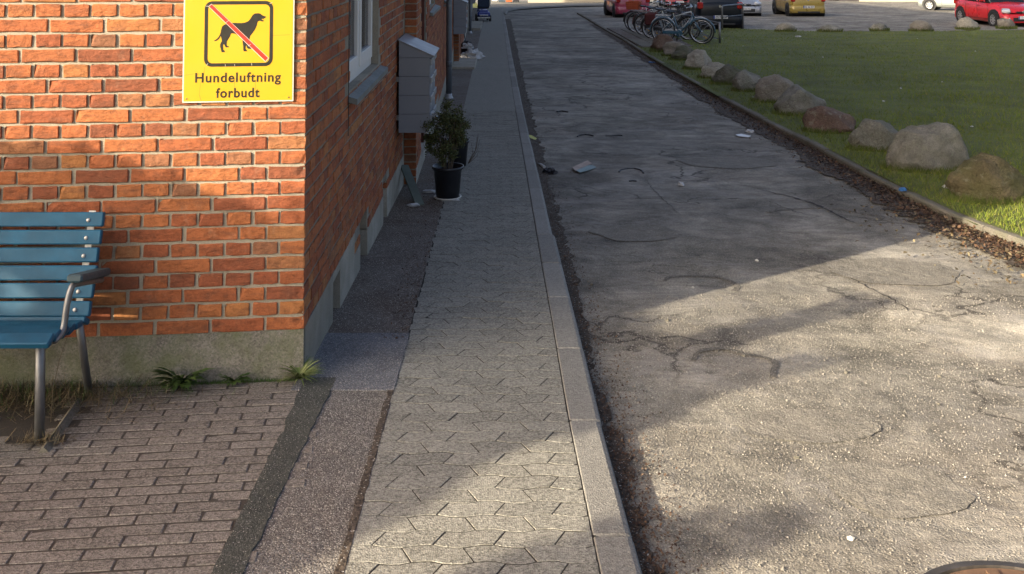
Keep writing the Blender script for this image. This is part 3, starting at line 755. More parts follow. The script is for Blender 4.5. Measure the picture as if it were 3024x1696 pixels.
for k in range(-12, KTOP):
    z = Z0 + k * CH
    for off, kd in course(k, True):
        y = CY + off; y1 = y + LEN[kd]
        if y > 34: break
        if k < kmin(y): continue
        if k < kmin(y1) : continue
        if (y < J1 < y1) or (y < J2 < y1): continue
        if blocked(y, y1, z, OPEN) or blocked(y, y1, z, SLIT): continue
        if y > 14 and z > 1.75: continue
        me, V, Fc = rng.choice(VAR[kd])
        P = Vector((xw(y + .01), y, z + rng.uniform(-.0015, .0015))) + Vector((rng.uniform(-.002, .002), 0, 0))
        Mt = Matrix.Translation(P) @ side_rot(y)
        if y < 10.5: put(V, Fc, me, Mt, (y - CY) * 2.2 + (0 if k < 24 else 40))
        else:
            xw_ = P.x; mass.add([(xw_, y, z), (xw_, y1, z), (xw_, y1, z + .0545), (xw_, y, z + .0545), (xw_ - .03, y, z), (xw_ - .03, y1, z), (xw_ - .03, y1, z + .0545), (xw_ - .03, y, z + .0545)],
                                 [(0, 1, 2, 3), (4, 5, 1, 0), (3, 2, 6, 7), (1, 5, 6, 2), (4, 0, 3, 7)])
# bricks on the small returns that face the camera
for J, kn in ((J1, -6), (J2, -14)):
    for k in range(kn, 30):
        z = Z0 + k * CH; me, V, Fc = rng.choice(VAR['h'])
        put(V, Fc, me, Matrix.Translation((xw(J - .01) + .0, J - .007, z)) @ Matrix.Identity(4), 60)
singles.sort(key=lambda q: q[0])
for i, (sc_, V, Fc, me, M4) in enumerate(singles):
    if i < 300:
        o = bpy.data.objects.new('brick', me); o.matrix_local = Matrix.Translation(-BO) @ M4; link(o, bld)
    else: mass.add([M4 @ Vector(q) for q in V], Fc)
bpart(mass, 'more_bricks', M['brick'], kind='stuff')

# mortar body behind the bricks
ZT = Z0 + KTOP * CH
b = MB()
def wall_piece(y0, y1, z0, z1, dep=.25, inset=REC, mb=None, dx=0.0):
    """box under the facade face between y0 and y1"""
    xa, xb = xw(y0 + 1e-4) - inset + dx, xw(y1 - 1e-4) - inset + dx
    V = [(xa, y0, z0), (xb, y1, z0), (xb, y1, z1), (xa, y0, z1), (xa - dep, y0, z0), (xb - dep, y1, z0), (xb - dep, y1, z1), (xa - dep, y0, z1)]
    (mb or b).add(V, [(0, 1, 2, 3), (5, 4, 7, 6), (4, 0, 3, 7), (1, 5, 6, 2), (3, 2, 6, 7), (4, 5, 1, 0)])
segs = [CY + .008, 5.49, 5.72, 6.02, 6.25, 6.50, 6.83, 7.39, 7.70, 7.94, J1, 9.95, 10.80, 10.9, 11.1, 11.5, 12.7, 13.0, 13.2, 15.9, 17.1, J2, 22.3, 23.2, 24.5, 25.8, 34, 58]
for a, c in zip(segs, segs[1:]):
    mid = (a + c) / 2; holes = sorted([(d, e) for (q0, q1, d, e) in OPEN + SLIT if q0 < mid < q1]); z = Z0 + kmin(mid) * CH - .01
    for d, e in holes:
        if d > z: wall_piece(a, c, z, min(d, ZT))
        z = max(z, e)
    wall_piece(a, c, z, ZT)
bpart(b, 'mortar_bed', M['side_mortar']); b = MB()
fr = Vector((CX, CY, 0)) - NF * REC; fl = fr + L_ * 9.2; fi = fl - NF * .3; fj = fr + Vector((-REC, .02, 0)) - NF * .0
A = Vector((CX - REC, CY + .0075, 0)); B_ = A + L_ * 9.2
V = [(*A.xy, Z0 - .01), (*B_.xy, Z0 - .01), (B_.x, B_.y + .3, Z0 - .01), (A.x - .3, A.y + .27, Z0 - .01)]; V += [(x, y, ZT) for x, y, _ in V]
b.add(V, [(3, 2, 1, 0), (4, 5, 6, 7), (0, 1, 5, 4), (1, 2, 6, 5), (2, 3, 7, 6), (3, 0, 4, 7)])
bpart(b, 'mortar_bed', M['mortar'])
# plinth
b = MB(); 
A = Vector((CX - .002, CY + .004, 0)); B_ = A + L_ * 9.2
V = [(*A.xy, -.5), (*B_.xy, -.8), (B_.x, B_.y + .3, -.8), (A.x, A.y + .3, -.5), (*A.xy, Z0 - .003), (*B_.xy, Z0 - .003), (B_.x, B_.y + .3, Z0 - .003), (A.x, A.y + .3, Z0 - .003)]
b.add(V, [(3, 2, 1, 0), (4, 5, 6, 7), (0, 1, 5, 4), (1, 2, 6, 5), (2, 3, 7, 6), (3, 0, 4, 7)])
bpart(b, 'plinth', M['plinth'])
b = MB(); sl2 = [4.735, 5.49, 5.72, 6.25, 6.50, 6.83, 7.70, 7.94, J1 - .001, J1 + .001, 9.95, 10.80, 10.9, 11.1, 13.0, 13.2, 14, J2 - .001, J2 + .001, 34, 58]
for a, c in zip(sl2, sl2[1:]):
    mid = (a + c) / 2
    if c - a < .01: continue
    top = Z0 + kmin(mid) * CH - .004; hole = [q for q in SLIT if q[0] < mid < q[1]]
    dr = any(q0 < mid < q1 and d < -.3 for q0, q1, d, e in OPEN)
    if hole:
        wall_piece(a, c, -2.4, hole[0][2], inset=.001, mb=b); 
        if hole[0][3] < top: wall_piece(a, c, hole[0][3], top, inset=.001, mb=b)
        wall_piece(a, c, hole[0][2], min(top, hole[0][3]), inset=.12, mb=b, dep=.1)
    elif dr: wall_piece(a, c, -2.4, zg(mid) + .12, inset=.0, mb=b)
    else: wall_piece(a, c, -2.4, top, inset=.001 + .001 * (mid > 14), mb=b)
bpart(b, 'side_plinth', M['plinth_side'])
# upper storeys and roof
b = MB(); EAVE, RIDGE, DEPTH = 8.3, 11.6, 9.0
P1 = Vector((CX - .004, CY + .004, 0)); P2 = P1 + L_ * 9.05; ys_ = [J1, J2, 58]
front = [(P2.x, P2.y), (P1.x, P1.y)]
outl = [(P2.x, P2.y), (P1.x, P1.y), (CX - .004, J1), (xw(J1 + .01) - .004, J1 + .002), (xw(J2 - .01) - .004, J2), (xw(J2 + .01) - .004, J2 + .002), (xw(58) - .004, 58), (xw(58) - 9, 58)]
n = len(outl); V = [(x, y, ZT - .002) for x, y in outl] + [(x, y, EAVE) for x, y in outl]
Fc = [tuple(range(n)), tuple(range(n, 2 * n))] + [(i, (i + 1) % n, n + (i + 1) % n, n + i) for i in range(n)]
b.add(V, Fc); g0, g1_ = (P1 + P2) / 2, None
b.add([(P2.x, P2.y, EAVE), (P1.x, P1.y, EAVE), (g0.x, g0.y, RIDGE - .12), (P2.x, P2.y + .3, EAVE), (P1.x, P1.y + .3, EAVE), (g0.x, g0.y + .3, RIDGE - .12)], [(0, 1, 2), (5, 4, 3), (0, 2, 5, 3), (1, 4, 5, 2)])
bpart(b, 'upper_wall', M['far_brick'])
b = MB(); rx0 = g0.x; e = .12; yb = 58.2
for sgn in (1, -1):
    ea = Vector((P1.x + e, P1.y - .06, EAVE - .08)) if sgn > 0 else Vector((P2.x - e, P2.y - .06, EAVE - .08))
    eb = Vector((xw(58) + e, yb, EAVE - .08)) if sgn > 0 else Vector((xw(58) - 9 - e, yb, EAVE - .08))
    ra = Vector((rx0, g0.y - .06, RIDGE)); rb = Vector((xw(58) - 4.5, yb, RIDGE)); th = Vector((0, 0, .14))
    b.add([ea, eb, rb, ra, ea + th, eb + th, rb + th, ra + th], [(0, 1, 2, 3), (7, 6, 5, 4), (0, 4, 5, 1), (1, 5, 6, 2), (3, 7, 4, 0), (2, 6, 7, 3)])
bpart(b, 'roof', M['roof'])
b = MB()
for sl_ in SLIT:
    pass

# windows
def window(y0, y1, z0, z1, parent):
    x = xw((y0 + y1) / 2) - .058; W = y1 - y0 - .01; H = z1 - z0
    f = MB(); ys = [y0 + .005, y1 - .005]
    def bar(ya, yb, za, zb, dx=0.0, d=.06, mb=None): (mb or f).box((x - d / 2 + dx, (ya + yb) / 2, (za + zb) / 2), (d, yb - ya, zb - za), ch=.003)
    bar(ys[0], ys[0] + .045, z0, z1); bar(ys[1] - .045, ys[1], z0, z1); bar(ys[0] + .045, ys[1] - .045, z1 - .05, z1); bar(ys[0] + .045, ys[1] - .045, z0, z0 + .05)
    ym = (y0 + y1) / 2; bar(ym - .03, ym + .03, z0 + .05, z1 - .05)
    fo = bpart(f, 'window_frame', M['white_frame'], parent=parent); fo.location = (0, 0, 0)
    fo.location = -BO
    for a, c in ((ys[0] + .05, ym - .035), (ym + .035, ys[1] - .05)):
        s = MB(); za, zb = z0 + .058, z1 - .055
        bar(a, a + .055, za, zb, .014, .05, s); bar(c - .055, c, za, zb, .014, .05, s); bar(a + .055, c - .055, za, za + .085, .014, .05, s); bar(a + .055, c - .055, zb - .055, zb, .014, .05, s)
        so = bpart(s, 'sash', M['white_frame']); 
        gl = MB(); gl.box((x - .012, (a + c) / 2, (za + zb) / 2), (.006, c - a - .11, zb - za - .14)); go = gl.build('pane', M['glass'], so)
        cu = MB(); n = 14; V = []
        for i in range(n + 1):
            yy = a + .02 + (c - a - .04) * i / n; V += [(x - .10 + .012 * math.sin(i * 1.9), yy, z0), (x - .10 + .012 * math.sin(i * 1.9 + .4), yy, z1)]
        cu.add(V, [(2 * i, 2 * i + 2, 2 * i + 3, 2 * i + 1) for i in range(int(n * .62))]); cu.build('curtain', M['curtain'], so, fix=False)
    i_ = MB(); i_.box((x - .28, (y0 + y1) / 2, (z0 + z1) / 2), (.02, W + .1, H + .1)); i_.box((x - .16, y0 - .02, (z0 + z1) / 2), (.25, .02, H + .1)); i_.box((x - .16, y1 + .02, (z0 + z1) / 2), (.25, .02, H + .1)); i_.box((x - .16, (y0 + y1) / 2, z0 - .02), (.25, W, .02))
    bpart(i_, 'room_shadow_box', M['inside'])
    sm = (y0 + y1) / 2 + .02
    for a, c in ((y0 - .07, sm - .002), (sm + .002, y1 + .10)):
        s = MB(); xa, xb = xw(sm) - .10, xw(sm) + .052; zt, zt2 = z0 + .012, z0 - .035; th = .034
        s.add([(xa, a, zt), (xb, a, zt2), (xb, c, zt2), (xa, c, zt), (xa, a, zt - th), (xb, a, zt2 - th), (xb, c, zt2 - th), (xa, c, zt - th)], [(0, 1, 2, 3), (7, 6, 5, 4), (0, 4, 5, 1), (1, 5, 6, 2), (2, 6, 7, 3), (3, 7, 4, 0)])
        bpart(s, 'window_sill', M['slate'])
for q in (0, 2, 3, 5): window(*OPEN[q], None)
for q in (1, 4):
    y0, y1, z0, z1 = OPEN[q]; x = xw((y0 + y1) / 2) - .1; d = MB(); zb = zg((y0 + y1) / 2) + .12
    d.box((x - .03, (y0 + y1) / 2, (zb + z1) / 2), (.05, y1 - y0 - .08, z1 - zb), ch=.004)
    for i in range(3): d.box((x + .0, (y0 + y1) / 2, zb + .3 + i * .55), (.02, y1 - y0 - .3, .42), ch=.006)
    do = bpart(d, 'door', M['door_red']); h_ = MB(); h_.tube([(x + .01, y0 + .14, zb + 1.0), (x + .05, y0 + .14, zb + 1.0), (x + .05, y0 + .24, zb + 1.0)], .009, 6); h_.build('handle', M['steel'], do)
    f = MB(); f.box((x + .02, y0 + .02, (zb + z1) / 2), (.1, .04, z1 - zb)); f.box((x + .02, y1 - .02, (zb + z1) / 2), (.1, .04, z1 - zb)); f.box((x + .02, (y0 + y1) / 2, z1 - .02), (.1, y1 - y0, .04)); bpart(f, 'door_frame', M['door_red'])
# thin cable beside the window
b = MB(); x_ = xw(6) + .004; b.tube([(x_, 5.93, zz) for zz in (.66, .9, 1.3, 1.8, 2.6)], .0025, 5); bpart(b, 'cable', M['rubber'])

# ---------------------------------------------------------------- text
def text_mesh(s, name, mat, parent, M4, width=None, height=None, bold=0.0, space=1.0):
    cu = bpy.data.curves.new('txt', 'FONT'); cu.body = s; cu.size = 1.0; cu.offset = bold; cu.extrude = 0.0; cu.space_character = space
    o = bpy.data.objects.new('txt', cu); COL.objects.link(o); dg = bpy.context.evaluated_depsgraph_get(); me = bpy.data.meshes.new_from_object(o.evaluated_get(dg))
    bpy.data.objects.remove(o); co = [v.co.copy() for v in me.vertices]
    x0 = min(c.x for c in co); x1 = max(c.x for c in co); y0 = 0.0; y1 = max(c.y for c in co)
    sx = (width / (x1 - x0)) if width else 1; sy = (height / (y1 - y0)) if height else sx
    for v in me.vertices: v.co = M4 @ Vector(((v.co.x - (x0 + x1) / 2) * sx, 0, v.co.y * sy))
    me.materials.clear(); me.materials.append(mat); me.name = name
    o = bpy.data.objects.new(name, me); return link(o, parent)

# ---------------------------------------------------------------- yellow sign on the front wall
def on_front(px, py):
    """meet of a sight line with the front wall plane"""
    x, y, z = ray(px, py); k = (CY - CX * math.tan(ALPHA)) / (y - x * math.tan(ALPHA)); return Vector((x * k, y * k, CAM_Z + z * k))
cor = [on_front(539, 302), on_front(867, 300)]
sw_ = (cor[1] - cor[0]).length; sign_c = (cor[0] + cor[1]) / 2
sg = thing('dog_sign', 'yellow sign with crossed out black dog on the brick wall', 'sign', (sign_c.x + NF.x * .006, sign_c.y + NF.y * .006, sign_c.z), ALPHA)
k_ = sw_ / 328.0            # metres per photo pixel on the sign
def sp(px, py): return ((px - 703) * k_, (301 - py) * k_)
def rrect(x0, z0, x1, z1, r, n=6):
    out = []
    for cx, cz, a0 in ((x1 - r, z1 - r, 0), (x0 + r, z1 - r, 90), (x0 + r, z0 + r, 180), (x1 - r, z0 + r, 270)):
        for i in range(n + 1): a = R(a0 + 90 * i / n); out.append((cx + r * math.cos(a), cz + r * math.sin(a)))
    return out
top_z = .64
b = MB(); b.prism(rrect(-sw_ / 2, 0, sw_ / 2, top_z, .004), -.002, 0); b.build('border', M['sign_white'], sg)
b = MB(); b.prism(rrect(-sw_ / 2 + .006, .006, sw_ / 2 - .006, top_z - .006, .003), -.0028, -.0021); b.build('panel', M['sign_yellow'], sg)
fx0, fz0 = sp(601, 194.5); fx1, fz1 = sp(804, -2)
outer = rrect(fx0, fz0, fx1, fz1, .034); t_ = .0155; inner = rrect(fx0 + t_, fz0 + t_, fx1 - t_, fz1 - t_, .021)
b = MB(); n = len(outer); V = [(a, -.0034, c) for a, c in outer] + [(a, -.0034, c) for a, c in inner]; b.add(V, [(i, (i + 1) % n, n + (i + 1) % n, n + i) for i in range(n)]); b.build('frame_mark', M['sign_black'], sg, fix=False)
dog_px = [(583, 523), (600, 517), (625, 500), (645, 478), (665, 440), (672, 410), (680, 370), (690, 335), (715, 312), (750, 298), (790, 290), (850, 287), (900, 289), (950, 290), (1000, 282), (1040, 264), (1062, 240), (1085, 200), (1108, 172), (1130, 160), (1170, 158), (1200, 162), (1225, 185), (1250, 196), (1275, 202), (1278, 212), (1262, 226), (1240, 236), (1220, 236), (1220, 246), (1248, 258), (1245, 270), (1222, 272), (1200, 262), (1180, 264), (1165, 272), (1152, 330), (1130, 380), (1100, 425), (1070, 465), (1058, 500), (1062, 530), (1060, 580), (1075, 620), (1085, 635), (1080, 644), (1048, 642), (1030, 630), (1018, 595), (1010, 600), (1008, 640), (1028, 664), (1030, 675), (985, 675), (976, 655), (975, 600), (965, 545), (966, 510), (940, 480), (905, 460), (870, 436), (835, 430), (810, 432), (798, 470), (775, 510), (757, 540), (755, 585), (765, 600), (784, 602), (785, 618), (745, 620), (735, 605), (725, 582), (712, 575), (708, 600), (712, 650), (730, 662), (732, 685), (688, 683), (680, 650), (668, 610), (668, 575), (690, 530), (682, 490), (672, 462), (655, 500), (625, 525), (595, 534)]
b = MB(); b.add([(sp(500 + x / 4.517, y / 4.517)[0], -.0035, sp(500 + x / 4.517, y / 4.517)[1]) for x, y in dog_px], [tuple(range(len(dog_px)))]); b.build('dog_mark', M['sign_black'], sg, fix=False)
def quadmark(name, p, mat, y):
    b = MB(); b.add([(sp(500 + a / 4.517, c / 4.517)[0], y, sp(500 + a / 4.517, c / 4.517)[1]) for a, c in p], [(0, 1, 2, 3)]); return b.build(name, mat, sg, fix=False)
quadmark('bar_outline', [(506, 62), (545, 26), (1322, 770), (1276, 822)], M['sign_white'], -.0037)
quadmark('red_bar', [(512, 62), (547, 32), (1312, 768), (1276, 812)], M['sign_red'], -.0039)
for s_, cx, by, wd, hh in (('Hundeluftning', 702.5, 240.5, 253, None), ('forbudt', 702, 286.5, 129, None)):
    x_, z_ = sp(cx, by); text_mesh(s_, 'lettering', M['sign_black'], sg, Matrix.Translation((x_, -.0036, z_)), width=wd * k_, height=(28.5 if s_[0] == 'H' else 28.5) * k_, bold=.022, space=1.12)
for px in (552, 853):
    x_, z_ = sp(px, 289); b = MB(); b.lathe([(.0035, 0), (.003, .002), (0, .0028)], 10, Matrix.Translation((x_, -.0028, z_)) @ Matrix.Rotation(R(90), 4, 'X')); b.build('screw', M['iron'], sg)
# hairline cracks in the foil
for pts_ in ([(430, 1340), (400, 1250), (415, 1110), (455, 990), (470, 880)], [(860, 1335), (862, 1200), (870, 1050)], [(1140, 1335), (1150, 1200), (1145, 1080)], [(200, 990), (340, 970), (420, 975)], [(1340, 465), (1600, 455)], [(505, 575), (560, 535)]):
    b = MB(); q = [sp(500 + a / 4.517, c / 4.517) for a, c in pts_]; w__ = .0005
    V = []; 
    for a, c in q: V += [(a - w__, -.0030, c - w__), (a + w__, -.0030, c + w__)]
    b.add(V, [(2 * i, 2 * i + 1, 2 * i + 3, 2 * i + 2) for i in range(len(q) - 1)]); b.build('foil_crack', M['rust'], sg, fix=False)
for pts_ in ([(740, 845), (742, 875)], [(865, 845), (867, 872)], [(1093, 835), (1094, 868)], [(468, 57), (508, 60)], [(487, 860), (512, 832)], [(1325, 30), (1362, 8)], [(735, 285), (785, 250)], [(1040, 605), (1080, 575)]):
    b = MB(); q = [sp(500 + a / 4.517, c / 4.517) for a, c in pts_]; d = Vector((q[1][0] - q[0][0], q[1][1] - q[0][1])).normalized() * .0008
    b.add([(q[0][0] - d.y, -.0041, q[0][1] + d.x), (q[0][0] + d.y, -.0041, q[0][1] - d.x), (q[1][0] + d.y, -.0041, q[1][1] - d.x), (q[1][0] - d.y, -.0041, q[1][1] + d.x)], [(0, 1, 2, 3)]); b.build('foil_seam', M['sign_white'], sg, fix=False)

# ---------------------------------------------------------------- bench
BX = -1.735
bench = thing('park_bench', 'blue slatted bench with steel legs against the brick wall', 'bench', (BX - .9, 4.3, zg(4.3)))
bo = Vector(bench.location)
def bp(x, y, z): return Vector((x - bo.x, y - bo.y, z - bo.z))
def slat(c, tilt, w=.060, th=.026, x0=BX - 1.75, x1=BX, mat='blue_wood', name='slat'):
    mb = MB(); Mt = Matrix.Translation(bp((x0 + x1) / 2, c[0], c[1])) @ Matrix.Rotation(tilt, 4, 'X'); mb.box((0, 0, 0), (x1 - x0, th, w), M=Mt, ch=.005); return mb.build(name, M[mat], bench)
bolts = []
rows = [(319, 648), (312, 700.5), (304, 753), (295.5, 806), (287, 858), (274, 912)]
Ys = [4.505, 4.485, 4.463, 4.440, 4.415, 4.385]
zz = []
for (px, py), Y in zip(rows, Ys):
    P = at(px, py, Y); zz.append(P.z); slat((Y, P.z), R(-15), x1=BX + rng.uniform(-.003, .003))
    bx = BX - .062; mb = MB(); mb.lathe([(.0085, 0), (.0075, .004), (.004, .0065), (0, .0075)], 10, Matrix.Translation(bp(bx, Y - .014, P.z)) @ Matrix.Rotation(R(90 - 15), 4, 'X')); mb.build('bolt', M['white_metal'], bench, smooth=True)
seatrows = [(4.345, .196, R(62)), (4.280, .202, R(83)), (4.212, .210, R(95)), (4.145, .223, R(99)), (4.078, .236, R(99)), (4.012, .241, R(112))]
for Y, z, tl in seatrows:
    slat((Y, z), tl, w=.060, x1=BX + rng.uniform(-.003, .003))
mb = MB(); mb.lathe([(.0085, 0), (.0075, .004), (0, .0075)], 10, Matrix.Translation(bp(BX - .062, 4.28, .215))); mb.build('bolt', M['white_metal'], bench)
for bx in (BX - .062, BX - 1.69):
    mb = MB(); pr = [(Y + .022, z) for Y, z in zip(Ys, zz)]; pr = [(pr[0][0] + .006, pr[0][1] + .03)] + pr + [(Y + .0, z - .02) for Y, z, _ in seatrows]
    V = []
    for Y, z in pr: V += [bp(bx - .014, Y, z), bp(bx + .014, Y, z)]
    V2 = [v + Vector((0, .006, -.004)) for v in V]; n = len(V); mb.add(V + V2, [(2 * i, 2 * i + 1, 2 * i + 3, 2 * i + 2) for i in range(n // 2 - 1)] + [(n + 2 * i, n + 2 * i + 2, n + 2 * i + 3, n + 2 * i + 1) for i in range(n // 2 - 1)] + [(2 * i, 2 * i + 2, n + 2 * i + 2, n + 2 * i) for i in range(n // 2 - 1)] + [(2 * i + 1, n + 2 * i + 1, n + 2 * i + 3, 2 * i + 3) for i in range(n // 2 - 1)])
    mb.build('back_bracket', M['white_metal'], bench)
    sz = .19
    fx = bx + .0
    mb = MB(); mb.tube([bp(fx, 4.07, zg(4.07) - .03), bp(fx, 4.055, sz + .01), bp(fx, 4.10, sz + .02)], .0185, 10); mb.build('leg', M['steel'], bench, smooth=True)
    mb = MB(); mb.tube([bp(fx + .005, 4.54, zg(4.54) - .03), bp(fx, 4.40, sz + .02)], .0165, 10); mb.build('leg', M['steel'], bench, smooth=True)
    mb = MB(); mb.tube([bp(fx, 4.05, sz), bp(fx, 4.40, sz - .004)], .014, 8); mb.build('seat_rail', M['steel'], bench, smooth=True)
    if bx > BX - 1:
        ax = BX + .012; q = [at(160, 1008, 4.06), at(186, 975, 4.12), at(197, 905, 4.14), at(212, 848, 4.16), at(232, 838, 4.20), at(300, 826, 4.40)]
        sm_ = []
        for i in range(len(q) - 1):
            p0 = q[max(i - 1, 0)]; p1 = q[i]; p2 = q[i + 1]; p3 = q[min(i + 2, len(q) - 1)]
            for t in (0, .33, .66): sm_.append(.5 * ((2 * p1) + (-p0 + p2) * t + (2 * p0 - 5 * p1 + 4 * p2 - p3) * t * t + (-p0 + 3 * p1 - 3 * p2 + p3) * t ** 3))
        sm_.append(q[-1]); mb = MB(); mb.tube([bp(*p_) for p_ in sm_], .0125, 10); mb.build('arm_support', M['steel'], bench, smooth=True)
        p0, p1 = at(226, 822, 4.14), at(300, 804, 4.42); d = (p1 - p0); mb = MB(); Mt = Matrix.Translation(bp(*((p0 + p1) / 2))) @ Matrix.Rotation(math.atan2(d.y, d.x), 4, 'Z') @ Matrix.Rotation(-math.asin(d.z / d.length), 4, 'Y')
        mb.box((0, 0, 0), (d.length + .05, .062, .030), M=Mt, ch=.007); mb.build('armrest', M['dark_wood'], bench)

# ---------------------------------------------------------------- weeds
def rosette(name, loc, n, ln, wd, mat, label, seed, up=.5, fwd=True, jag=True):
    r = random.Random(seed); b = MB()
    for i in range(n):
        a = r.uniform(R(175), R(365)) if fwd else r.uniform(0, 6.28); L = ln * r.uniform(.55, 1.1); el = r.uniform(.15, 1.0) * up; V = []; seg = 7
        for j in range(seg + 1):
            t = j / seg; rr_ = L * t * math.cos(el * (1 - .6 * t)); zz_ = L * (math.sin(el + .4) * t - .75 * t * t * .6); wv = wd * math.sin(math.pi * min(1, t * .92 + .06)) * (1.0 if not jag else (.55 + .75 * (j % 2)))
            c = Vector((math.cos(a) * rr_, math.sin(a) * rr_, max(.002, zz_ + .01))); s = Vector((-math.sin(a), math.cos(a), 0)) * wv
            V += [c - s, c + s + Vector((0, 0, wv * .3))]
        b.add(V, [(2 * k, 2 * k + 1, 2 * k + 3, 2 * k + 2) for k in range(seg)])
    o = b.build(name, M[mat], fix=False); o.location = loc; tag(o, label, 'weed'); return o
def foot(x, d=.02): return Vector((x, yfront(x) - d, zg(yfront(x))))
rosette('dandelion_weed', foot(on_front(545, 1080).x, .035), 56, .155, .012, 'weed', 'large dark green dandelion weed at the foot of the plinth', 1, 1.2)
rosette('dandelion_weed', foot(on_front(695, 1080).x, .03), 22, .085, .008, 'weed', 'small dark green weed at the plinth between the larger weed and the corner', 2, 1.0)
rosette('grass_tuft', foot(CX - .01, .03) , 150, .12, .0026, 'tuft', 'yellow green grass tuft growing at the building corner', 3, 1.3, fwd=False, jag=False)
def straw(n, cx, cy, sx_, sy_, ln, seed, dz=0.0, flat=.5):
    r = np.random.default_rng(seed); V = []
    for _ in range(n):
        x = cx + r.normal(0, sx_); y = cy + r.normal(0, sy_)
        if y > yfront(x) - .01: continue
        a = r.uniform(0, 6.28); L = ln * r.uniform(.3, 1); e = abs(r.normal(0, flat)); w_ = r.uniform(.0008, .002)
        d = np.array([math.cos(a) * math.cos(e), math.sin(a) * math.cos(e), math.sin(e)]) * L; s = np.array([-math.sin(a), math.cos(a), .2]) * w_; p0 = np.array([x, y, zg(y) + dz + r.uniform(0, .02)])
        V += [p0 - s, p0 + s, p0 + d + s * .3, p0 + d - s * .3]
    return np.array(V)
c_ = G(120, 1170)
V = straw(2600, c_.x, c_.y - .02, .26, .11, .08, 4); o = bpy.data.objects.new('dry_grass', np_mesh('dry_grass', V, 4, M['straw'])); COL.objects.link(o); tag(o, 'dry brown grass and roots on the soil under the bench', 'grass', kind='stuff')
V = straw(1800, c_.x - .1, c_.y + .08, .28, .10, .06, 5, flat=.9); o = bpy.data.objects.new('green_weeds', np_mesh('green_weeds', V, 4, M['weed'])); COL.objects.link(o); tag(o, 'low green weeds on the soil under the bench', 'grass', kind='stuff')
c2 = G(120, 1310); V = straw(260, c2.x, c2.y, .05, .025, .06, 6, flat=.7); o = bpy.data.objects.new('root_tuft', np_mesh('root_tuft', V, 4, M['straw'])); COL.objects.link(o); tag(o, 'dry root tuft around the front leg of the bench', 'grass', kind='stuff')
b = MB(); g_ = G(150, 1245); b.tube([g_, g_ + Vector((.005, 0, .12)), g_ + Vector((.025, .01, .24)), g_ + Vector((.055, .01, .33))], [.0016, .0014, .0012, .0008], 5)
tag(b.build('dry_stalk', M['straw']), 'single dry grass stalk rising beside the bench leg', 'stalk')
# little moss and grass in joints near the wall
V = []
r_ = np.random.default_rng(9)
for _ in range(500):
    x = CX - abs(r_.normal(0, .45)) - .02; y = yfront(x) - abs(r_.normal(0, .012)) - .004; V.append((x, y))
P = []
for x, y in V:
    L = r_.uniform(.006, .022); a = r_.uniform(0, 6.28); s = .0015
    P += [(x - s, y, zg(y)), (x + s, y, zg(y)), (x + L * .4 * math.cos(a), y + L * .3 * math.sin(a), zg(y) + L)]
o = bpy.data.objects.new('wall_foot_moss', np_mesh('wall_foot_moss', np.array(P), 3, M['weed'])); COL.objects.link(o); tag(o, 'thin moss and grass line at the foot of the front plinth', 'moss', kind='stuff')

# ---------------------------------------------------------------- letterboxes
def letterboxes(y, n, zbot, label, mod=.154, cols=2):
    xwall = xw(y + .3) + .02; zb = zbot
    t = thing('letterbox_bank', label, 'letterbox', (xwall, y, zb), math.atan(.024) if y > J1 else 0, 'grey letterbox banks on the wall')
    D, Wd = .255, .32
    for c in range(cols):
        for i in range(n):
            y0 = c * Wd; m = MB(); chn = .02 if i else .05
            prof = [(0, 0), (D - (.028 if i == 0 else .0), 0), (D, .04 if i == 0 else 0), (D, mod - .003), (0, mod - .003)]
            prof = [q for j, q in enumerate(prof) if j == 0 or q != prof[j - 1]]
            vs = [(a, y0, z + i * mod) for a, z in prof] + [(a, y0 + Wd - .003, z + i * mod) for a, z in prof]; k = len(prof)
            m.add(vs, [tuple(range(k)), tuple(range(2 * k - 1, k - 1, -1))] + [(j, (j + 1) % k, k + (j + 1) % k, k + j) for j in range(k)])
            box = m.build('box', M['mail_grey'], t)
            m = MB(); m.box((D + .008, y0 + Wd / 2, i * mod + .115), (.014, Wd - .04, .05), ch=.003); m.build('flap', M['mail_flap'], box)
            m = MB(); m.box((D + .002, y0 + Wd / 2, i * mod + .06), (.003, .09, .022)); m.build('name_plate', M['paper'], box)
    H = n * mod; yl = cols * Wd
    m = MB(); m.add([(-.0, -.004, H), (.285, -.004, H), (.285, -.004, H + .008), (0, -.004, H + .135), (0, yl, H), (.285, yl, H), (.285, yl, H + .008), (0, yl, H + .135)], [(0, 1, 2, 3), (7, 6, 5, 4), (3, 2, 6, 7), (1, 5, 6, 2), (0, 4, 5, 1), (0, 3, 7, 4)]); m.build('cap', M['mail_grey'], t)
    m = MB(); m.add([(-.006, -.010, H + .140), (.293, -.010, H + .007), (.293, yl + .006, H + .007), (-.006, yl + .006, H + .140), (-.006, -.010, H + .148), (.293, -.010, H + .015), (.293, yl + .006, H + .015), (-.006, yl + .006, H + .148)], [(3, 2, 1, 0), (4, 5, 6, 7), (0, 1, 5, 4), (1, 2, 6, 5), (2, 3, 7, 6), (3, 0, 4, 7)]); m.build('lid', M['mail_top'], t)
    m = MB()
    for z_ in (.12, H - .18): m.box((-.012, .02, z_), (.026, .03, .04))
    m.build('wall_clip', M['steel'], t); return t
zb1 = at(1215, 392.5, 8.56).z
letterboxes(8.56, 4, zb1, 'large grey letterbox bank with slanted lid beside the potted bush')
zb2 = at(1355, 101, 20.9).z
letterboxes(20.9, 4, zb2, 'smaller looking grey letterbox bank behind the first downpipe')
zb3 = at(1400, 9, 34.5).z
letterboxes(34.0, 4, zb3, 'farthest grey letterbox bank beside the blue mobility scooter')
